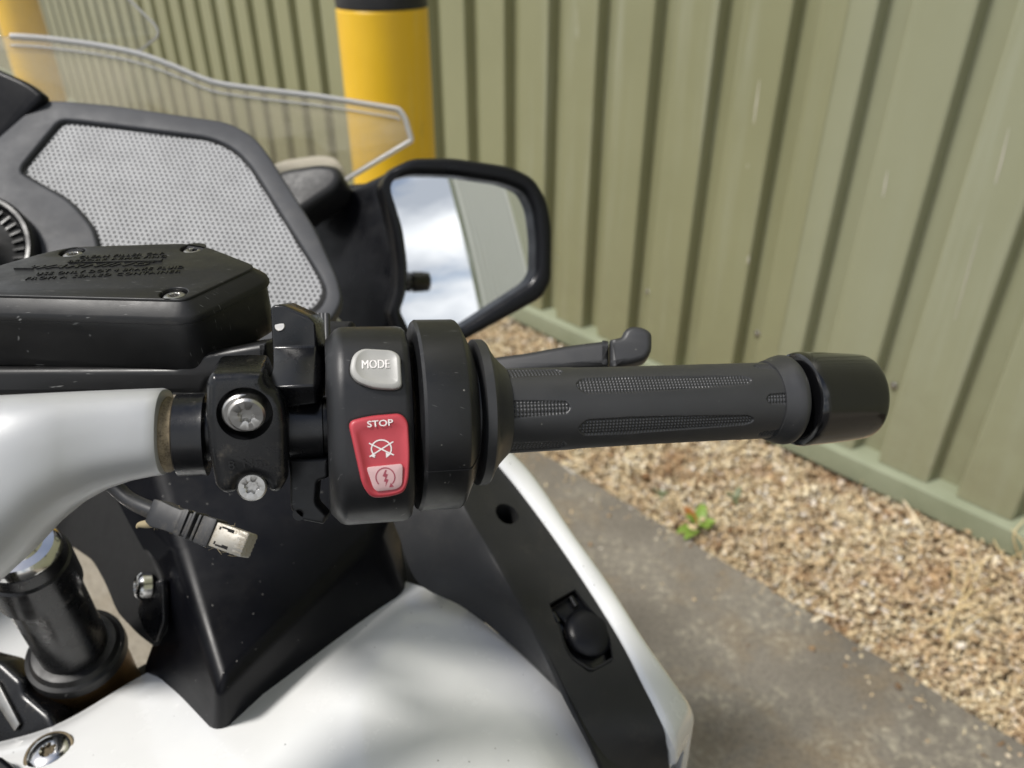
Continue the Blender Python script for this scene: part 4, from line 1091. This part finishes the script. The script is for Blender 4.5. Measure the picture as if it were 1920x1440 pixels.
# --- black tank cover block
def tank_cover():
    v = [VH(408, 1398, .90), VH(772, 1138, .898), VH(748, 985, .915), VH(268, 1258, .90), VH(303, 1165, .925), VH(296, 1080, .945), VH(205, 912, .985),
         VH(408, 1303, .945), VH(700, 1008, .957), VH(742, 925, .970), VH(720, 850, .985), VH(330, 1036, .973), VH(285, 860, .995), VH(160, 840, .995)]
    low = Vector((0, 0, -0.03))
    v += [v[0] + low, v[1] + low, v[2] + low, v[3] + low]
    fs = [(0, 1, 8, 7), (1, 2, 9, 8), (7, 8, 9, 10, 12, 11), (0, 7, 11, 5, 4, 3), (5, 11, 12, 13, 6), (0, 14, 15, 1), (1, 15, 16, 2), (3, 17, 14, 0)]
    pydata('tank_cover', v, fs, 'panel', bike, 45, bevel=0.008, seg=5, bev_angle=12)
tank_cover()

plate('fairing_gap_shade', rounded([(690, 940), (830, 960), (930, 1120), (880, 1190), (740, 1130)], 4, 3), VH(780, 1060, .875), UP, 0.01, 0.001, 'dark', bike)  # dark sheet added so the gap between cover and side panel looks black
plate('dark_filler', rounded([(585, 600), (660, 600), (660, 800), (585, 800)], 6, 3), V(620, 700, 0.345), camvec(0, 0.1, 1), 0.012, 0.003, 'dark', bike)  # added dark filler plate, hides the pale ground behind the switch wires
for k in range(3): tube('switch_wire', [V(598 + 7 * k, 590, 0.335), V(604 + 5 * k, 680, 0.325), V(600 + 8 * k, 790, 0.318)], 0.0016, 'cable', bike, 10)
# --- white tank fairing
def rowH(*pts): return [VH(x, yv, h) for x, yv, h in pts]
patch('tank_fairing', [
    rowH((-120, 1414, .893), (0, 1391, .895), (120, 1352, .897), (275, 1262, .899), (500, 1150, .902), (700, 1088, .906), (790, 1100, .908), (870, 1140, .906), (950, 1203, .900), (1050, 1298, .889), (1120, 1376, .873), (1185, 1450, .852)),
    rowH((-120, 1440, .902), (0, 1412, .903), (120, 1374, .904), (280, 1290, .905), (480, 1245, .907), (680, 1150, .911), (765, 1160, .914), (840, 1195, .912), (915, 1250, .907), (1010, 1335, .897), (1080, 1410, .881), (1150, 1490, .858)),
    rowH((-120, 1520, .905), (0, 1480, .907), (120, 1440, .908), (270, 1390, .909), (440, 1400, .912), (620, 1310, .917), (700, 1285, .921), (780, 1310, .920), (860, 1355, .916), (960, 1430, .906), (1040, 1490, .895), (1110, 1550, .868)),
    rowH((-120, 1640, .906), (0, 1620, .908), (120, 1600, .910), (270, 1590, .912), (430, 1590, .915), (600, 1560, .920), (680, 1540, .924), (760, 1550, .924), (850, 1570, .920), (950, 1610, .911), (1030, 1650, .90), (1100, 1690, .888)),
    rowH((-120, 1900, .90), (0, 1900, .902), (120, 1900, .904), (270, 1900, .906), (430, 1900, .910), (600, 1900, .914), (680, 1900, .917), (760, 1900, .917), (850, 1900, .915), (950, 1900, .908), (1030, 1900, .898), (1100, 1900, .886)),
], 'white_paint', bike, n=8, m=6, thick=0.004)
sc = VH(92, 1412, .906); 
tf = bolt('fairing_screw', sc + UP * 0.0032, (UP + Vector((0.05, -0.10, 0))), 0.0112, 0.006, 'chrome', bike, 0.30, dome=0.0022, chamfer=0.05)
lathe('screw_seat', sc + UP * 0.0004, (UP + Vector((0.05, -0.10, 0))), [(-0.004, 0.0125), (0.0, 0.0125), (0.0004, 0.0120)], 'rust', bike, 40)

# --- black side panel with hole and socket
rows = [((725, 945, .965), (850, 910, .980), (925, 862, .972)), ((748, 1005, .950), (880, 968, .968), (968, 914, .958)), ((785, 1093, .930), (920, 1035, .953), (1035, 1005, .941)),
        ((880, 1145, .917), (965, 1118, .940), (1098, 1098, .926)), ((985, 1232, .900), (1012, 1212, .925), (1160, 1198, .911)), ((1050, 1296, .890), (1050, 1292, .911), (1205, 1285, .897)),
        ((1105, 1356, .880), (1085, 1362, .898), (1248, 1372, .880)), ((1160, 1420, .868), (1125, 1440, .876), (1256, 1425, .855)), ((1225, 1500, .845), (1165, 1530, .850), (1245, 1500, .815))]
def crease(r):
    a, c, e = rowH(*r); return [a, c.lerp(a, 0.035), c - UP * 0.0004, c.lerp(e, 0.03), e]
side = patch('side_panel', [crease(r) for r in rows], 'side_panel', bike, n=8, m=8, thick=0.003, linear_cols=True, smooth=40)
hp = VH(950, 963, .957)
NSD = (UP * 0.9 + BR * -0.05 - BU * 0.35).normalized()
soc = VH(1092, 1165, .916)
NSO = ((VH(1035, 1005, .941) - VH(1160, 1198, .911)).cross(VH(1012, 1212, .917) - VH(1160, 1198, .911))).normalized()
if NSO.z < 0: NSO = -NSO
sock_ol = rounded([(1020, 1138, 4), (1082, 1098, 4), (1112, 1135, 12), (1138, 1160, 14), (1150, 1190, 14), (1156, 1232, 6), (1110, 1258, 8), (1068, 1232, 16), (1054, 1200, 16), (1048, 1172, 12)], 6, 4)
cut2 = link('cutter', plate_mesh('cutter', [sock_ol], soc + NSO * 0.01, NSO, 0.03, 0.0001), 'dark', None)
boolean(side, [cyl_cut(hp, NSD, 0.0080, 0.02), cut2])
lathe('mount_hole', hp - NSD * 0.004, NSD, [(0.002, 0.0084), (-0.02, 0.0082), (-0.021, 0.0)], 'dark', side, 32, caps=False)
plate('socket_well', sock_ol, soc - NSO * 0.0055, NSO, 0.006, 0.0008, 'gloss_black', side)
cov_ol = rounded([(1032, 1142, 4), (1076, 1112, 4), (1102, 1140, 10), (1128, 1163, 16), (1142, 1190, 16), (1146, 1214, 14), (1118, 1232, 14), (1086, 1216, 14), (1068, 1186, 14), (1058, 1164, 10)], 6, 4)
plate('socket_cover', cov_ol, soc - NSO * 0.0005, NSO, 0.004, 0.0012, 'plastic', side)
lathe('cover_dome', hit(1104, 1185, soc - NSO * 0.0008, NSO), NSO, [(0.0, 0.0160), (0.0012, 0.0158), (0.0032, 0.0140), (0.0046, 0.0105), (0.0054, 0.0055), (0.0056, 0.0)], 'plastic', side, 48)
sv, sf = tube_data([hit(x, yv, soc + NSO * 0.0006, NSO) for x, yv in sock_ol] + [hit(*sock_ol[0], soc + NSO * 0.0006, NSO)], 0.0012, 8)
pydata('socket_rim', sv, sf, 'side_panel', side, 60, merge=False)
for a, c in (((1036, 1150), (1046, 1168)), ((1070, 1120), (1080, 1137))):
    tube('hinge_lug', [hit(*a, soc + NSO * 0.0012, NSO), hit(*c, soc + NSO * 0.0012, NSO)], 0.0022, 'gloss_black', side, 12, sm=0)
# white outer trim and the flank of the fairing under it
inn = [(930, 858, .972), (974, 912, .957), (1041, 1003, .939), (1104, 1096, .924), (1166, 1196, .909), (1211, 1284, .895), (1254, 1371, .878), (1262, 1424, .853)]
out = [(950, 850, .966), (1000, 905, .951), (1072, 1012, .932), (1136, 1102, .917), (1202, 1208, .900), (1254, 1282, .884), (1290, 1342, .862), (1274, 1404, .835)]
trim_rows = []
for (x0, y0, h0), (x1, y1, h1) in zip(inn, out):
    a = VH(x0, y0, h0); c = VH(x1, y1, h1); mid = a.lerp(c, 0.55) + UP * 0.0035
    d = (c - a).normalized(); dn = Vector((d.x, d.y, 0)).normalized()
    trim_rows.append([a - UP * 0.006, a + UP * 0.0005, mid, c, c - UP * 0.018 + dn * 0.003, c - UP * 0.10 + dn * 0.002, c - UP * 0.30 - dn * 0.05, c - UP * 0.52 - dn * 0.12])
patch('outer_trim', trim_rows, 'white_paint', bike, n=8, m=5, thick=0.003, smooth=45)

# --- lower left: fork leg, struts, boot, far fairing
def fork():
    a = V(38, 1030, 0.40); c = V(235, 1385, 0.56); d = (c - a).normalized(); L = (c - a).length
    f = lathe('fork_tube', a, d, [(0.0, 0.018), (0.002, 0.0195), (0.010, 0.0200), (0.011, 0.0214), (0.034, 0.0214), (0.036, 0.0190), (L * 0.62, 0.0190)], 'cast', bike, 64)
    lathe('fork_cap', a, d, [(-0.006, 0.0), (-0.006, 0.010), (-0.004, 0.0115), (-0.0035, 0.0165), (-0.001, 0.0185), (0.003, 0.0195)], 'chrome', f, 48)
    s = 0.100
    lathe('dust_seal', a, d, [(s, 0.0190), (s + 0.001, 0.0232), (s + 0.004, 0.0252), (s + 0.005, 0.0276), (s + 0.012, 0.0280), (s + 0.014, 0.0250), (s + 0.022, 0.0242)], 'plastic_dusty', f, 64)
    lathe('fork_slider', a, d, [(s + 0.016, 0.0255), (L + 0.35, 0.0255)], 'gold', f, 48)
fork()
PB = V(230, 1100, 0.50); NB2 = camvec(-0.6, 0.1, 0.8)
br = plate('frame_strut', rounded([(60, 900, 10), (205, 890, 6), (240, 950, 10), (302, 1085, 10), (304, 1180, 10), (287, 1214, 4), (258, 1192, 10), (218, 1150, 14), (196, 1095, 20), (172, 1052, 12), (140, 1030, 6), (100, 1010, 6)], 6, 4), PB, NB2, 0.012, 0.002, 'dark', bike)
plate('strut_plate', rounded([(262, 1126, 6), (282, 1092, 10), (304, 1085, 4), (306, 1165, 6), (292, 1206, 4), (270, 1185, 10), (256, 1150, 10)], 5, 4), PB + NB2 * 0.004, NB2, 0.004, 0.0008, 'cast', br)
bolt('strut_bolt', hit(253, 1100, PB + NB2 * 0.011, NB2), camvec(-0.75, 0.05, 0.6), 0.0085, 0.008, 'chrome', br, 0.36, dome=0.002)
plate('inner_fairing', rounded([(-160, 1040, 10), (20, 1080, 10), (120, 1230, 20), (215, 1330, 16), (260, 1480, 10), (-160, 1520, 10)], 8, 4), V(60, 1250, 0.72), camvec(0.2, 0.6, 0.75), 0.006, 0.002, 'white_paint', bike)
bt = plate('cable_boot', rounded([(-60, 1225, 8), (0, 1240, 8), (40, 1276, 8), (44, 1300, 8), (92, 1340, 10), (107, 1372, 10), (100, 1440, 10), (-60, 1450, 8)], 6, 4), V(30, 1320, 0.455), camvec(-0.2, 0.2, 0.95), 0.02, 0.004, 'cast', bike)
plate('boot_strip', rounded([(-20, 1275, 2), (-6, 1278, 2), (36, 1358, 2), (27, 1372, 2), (-20, 1300, 2)], 2, 2), V(10, 1320, 0.4535), camvec(-0.2, 0.2, 0.95), 0.002, 0.0005, 'steel', bt)
plate('seat_edge', rounded([(-80, 1400, 4), (0, 1418, 4), (40, 1452, 6), (60, 1520, 6), (-80, 1540, 4)], 4, 3), VH(0, 1440, .916), (UP + Vector((0, -0.3, 0))).normalized(), 0.012, 0.002, 'panel', bike)
# hidden bulk: belly, front wheel and mudguard (seen only in reflections and from the side)
def hidden_bulk():
    W = GR(-0.12, 1.02, 0.30)
    t = lathe('front_wheel', W, BR, [(-0.050, 0.235), (-0.058, 0.262), (-0.045, 0.290), (-0.02, 0.299), (0.02, 0.299), (0.045, 0.290), (0.058, 0.262), (0.050, 0.235)], 'tyre', bike, 64)
    lathe('rim', W, BR, [(-0.045, 0.238), (-0.03, 0.215), (-0.015, 0.10), (-0.03, 0.06), (0.03, 0.06), (0.015, 0.10), (0.03, 0.215), (0.045, 0.238)], 'dash_grey', t, 64)
    vs = [GR(r, u, z) for z, rw in ((0.20, 0.16), (0.62, 0.26), (0.86, 0.24)) for r, u in ((-0.12 - rw, -0.55), (-0.12 + rw, -0.55), (-0.12 + rw * 0.9, 0.45), (-0.12 - rw * 0.9, 0.45))]
    fs = [(3, 2, 1, 0), (8, 9, 10, 11)]
    for b in (0, 4):
        for k in range(4): fs.append((b + k, b + (k + 1) % 4, b + 4 + (k + 1) % 4, b + 4 + k))
    pydata('engine_block', vs, fs, 'dark', bike, 30, bevel=0.03)
hidden_bulk()

# ------------------------------------------------------------------ loose network cable hanging by the handlebar
net = empty('network_cable', V(340, 980, 0.352), 'frayed black network cable with dirty metal plug hanging under the clamp', 'cable')
CA = V(285, 958, 0.352); CB = V(468, 1024, 0.340); CD = (CB - CA).normalized(); CS = (CD.cross(camvec(0.0, 0.25, 1))).normalized(); CN = CS.cross(CD).normalized()
if CN.dot(CAM - CA) < 0: CN = -CN
CL = (CB - CA).length
def secbox(name, st, mat, parent, bevel, jitter=0.0, seed=0):
    rnd = random.Random(seed); vs, fs = [], []
    for s, w, h in st:
        for a, c in ((-1, -1), (1, -1), (1, 1), (-1, 1)):
            vs.append(CA + CD * (CL * s) + CS * (a * w + rnd.uniform(-jitter, jitter)) + CN * (c * h + rnd.uniform(-jitter, jitter)))
    for i in range(len(st) - 1):
        for k in range(4): fs.append((i * 4 + k, i * 4 + (k + 1) % 4, (i + 1) * 4 + (k + 1) % 4, (i + 1) * 4 + k))
    fs.append((3, 2, 1, 0)); e = (len(st) - 1) * 4; fs.append((e, e + 1, e + 2, e + 3))
    return pydata(name, vs, fs, mat, parent, 35, bevel=bevel, seg=2)
tube('cord', [V(150, 870, 0.37), V(205, 905, 0.362), V(240, 935, 0.358), V(272, 952, 0.354), CA + CD * 0.012], [0.0036, 0.0036, 0.0036, 0.0038, 0.0042], 'cable', net, 14)
secbox('boot', [(0.02, 0.0050, 0.0042), (0.10, 0.0060, 0.0050), (0.22, 0.0056, 0.0050), (0.33, 0.0054, 0.0050), (0.36, 0.0060, 0.0054), (0.40, 0.0060, 0.0054)], 'cable', net, 0.0012, 0.0006, 3)
secbox('collar', [(0.405, 0.0052, 0.0046), (0.44, 0.0052, 0.0046)], 'cable', net, 0.0006)
secbox('collar', [(0.445, 0.0064, 0.0056), (0.475, 0.0064, 0.0056)], 'cable', net, 0.0006)
secbox('collar', [(0.50, 0.0060, 0.0052), (0.53, 0.0060, 0.0052)], 'cable', net, 0.0006)
secbox('shroud', [(0.54, 0.0062, 0.0052), (0.68, 0.0064, 0.0053)], 'cable', net, 0.0007)
pl = secbox('plug', [(0.64, 0.0054, 0.0042), (0.985, 0.0054, 0.0042), (1.0, 0.0050, 0.0038)], 'plug', net, 0.0004)
def plug_mark(s0, s1, w0, w1):
    vs = [CA + CD * (CL * s) + CS * w + CN * h for h in (0.0043, 0.0040) for s, w in ((s0, w0), (s1, w0), (s1, w1), (s0, w1))]
    pydata('slot', vs, [(0, 1, 2, 3), (0, 4, 5, 1), (1, 5, 6, 2), (2, 6, 7, 3), (3, 7, 4, 0)], 'dark', pl, 0)
for q in ((0.74, 0.86, 0.0036, 0.0044), (0.80, 0.86, 0.0030, 0.0036), (0.74, 0.86, -0.0044, -0.0036), (0.80, 0.86, -0.0036, -0.0030), (0.72, 0.735, 0.0026, 0.0040), (0.72, 0.735, -0.0040, -0.0026)): plug_mark(*q)
for k in range(5): secbox('contact', [(0.91, 0.00045, 0.0044), (0.995, 0.00045, 0.0044)], 'plug', pl, 0.0); COL.objects[-1].location = CS * ((k - 2) * 0.0019)
def fluff():
    rnd = random.Random(12)
    for k in range(18):
        s = rnd.choice([rnd.uniform(0.6, 1.0), rnd.uniform(0.0, 0.5), rnd.uniform(0.85, 1.0)]); sg = rnd.choice((-1, 1))
        p = CA + CD * (CL * s) + CS * (sg * 0.0054) + CN * rnd.uniform(-0.002, 0.0045)
        q = p + CS * (sg * rnd.uniform(0.0006, 0.0022)) + CD * rnd.uniform(-0.004, 0.004) + CN * rnd.uniform(-0.001, 0.002)
        m_ = p.lerp(q, 0.5) + CD * rnd.uniform(-0.001, 0.001)
        v, f = tube_data([p, m_, q], [0.00014, 0.00012, 0.00006], 4)
        yield v, f
def fluff_obj():
    vs, fs = [], []
    for v, f in fluff():
        b = len(vs); vs += v; fs += [tuple(i + b for i in q) for q in f]
    o = pydata('fluff', vs, fs, 'fluff', net, 0, merge=False); o['kind'] = 'stuff'
fluff_obj()
tube('frayed_end', [V(296, 978, 0.350), V(278, 982, 0.350), V(262, 984, 0.351), V(256, 990, 0.351)], [0.0024, 0.0020, 0.0014, 0.0004], 'fluff', net, 8)

# ------------------------------------------------------------------ the rest of the motorcycle: centre parts and the left-hand half, built as the mirror of the right
def block(name, r0, r1, u0, u1, z0, z1, mat, bevel, taper=0.0):
    vs = [GR(r, u, z) for z, k in ((z0, taper), (z1, 0.0)) for r, u in ((r0 + k, u0), (r1 - k, u0), (r1 - k, u1 - k), (r0 + k, u1 - k))]
    fs = [(0, 3, 2, 1), (4, 5, 6, 7), (0, 1, 5, 4), (1, 2, 6, 5), (2, 3, 7, 6), (3, 0, 4, 7)]
    return pydata(name, vs, fs, mat, bike, 40, bevel=bevel, seg=4)
block('top_yoke', -0.205, -0.035, 0.225, 0.305, 1.085, 1.120, 'silver', 0.010)
block('steering_head', -0.165, -0.075, 0.235, 0.305, 0.72, 1.065, 'cast', 0.012)
block('instrument_pod', -0.305, 0.065, 0.585, 0.70, 1.02, 1.16, 'plastic', 0.02)
block('front_fairing', -0.37, 0.12, 0.74, 1.00, 0.64, 0.96, 'side_panel', 0.05, 0.06)
def mirror_left():
    X = Matrix.Identity(4)
    for i in range(3):
        for j in range(3): X[i][j] -= 2 * BR[i] * BR[j]
    names = ['speaker_panel', 'windscreen', 'screen_fairing', 'screen_mount', 'cowl_filler', 'mirror_housing', 'mirror_arm', 'tank_cover', 'tank_fairing', 'side_panel', 'outer_trim',
             'fairing_gap_shade', 'handlebar_arm', 'bar_stub', 'clamp_sleeve', 'bar_sleeve', 'grip', 'bar_end_weight', 'brake_lever', 'fork_tube', 'frame_strut', 'inner_fairing']
    skip = ('socket', 'cover_dome', 'hinge_lug')
    for n in names:
        src = next(o for o in bike.children if o.name == n)
        c = src.copy(); COL.objects.link(c); c.parent = bike; c.matrix_basis = X
        if n == 'brake_lever': c.name = 'clutch_lever'
        for ch in list(src.children):
            if ch.name.startswith(skip): continue
            d = ch.copy(); COL.objects.link(d); d.parent = c
mirror_left()
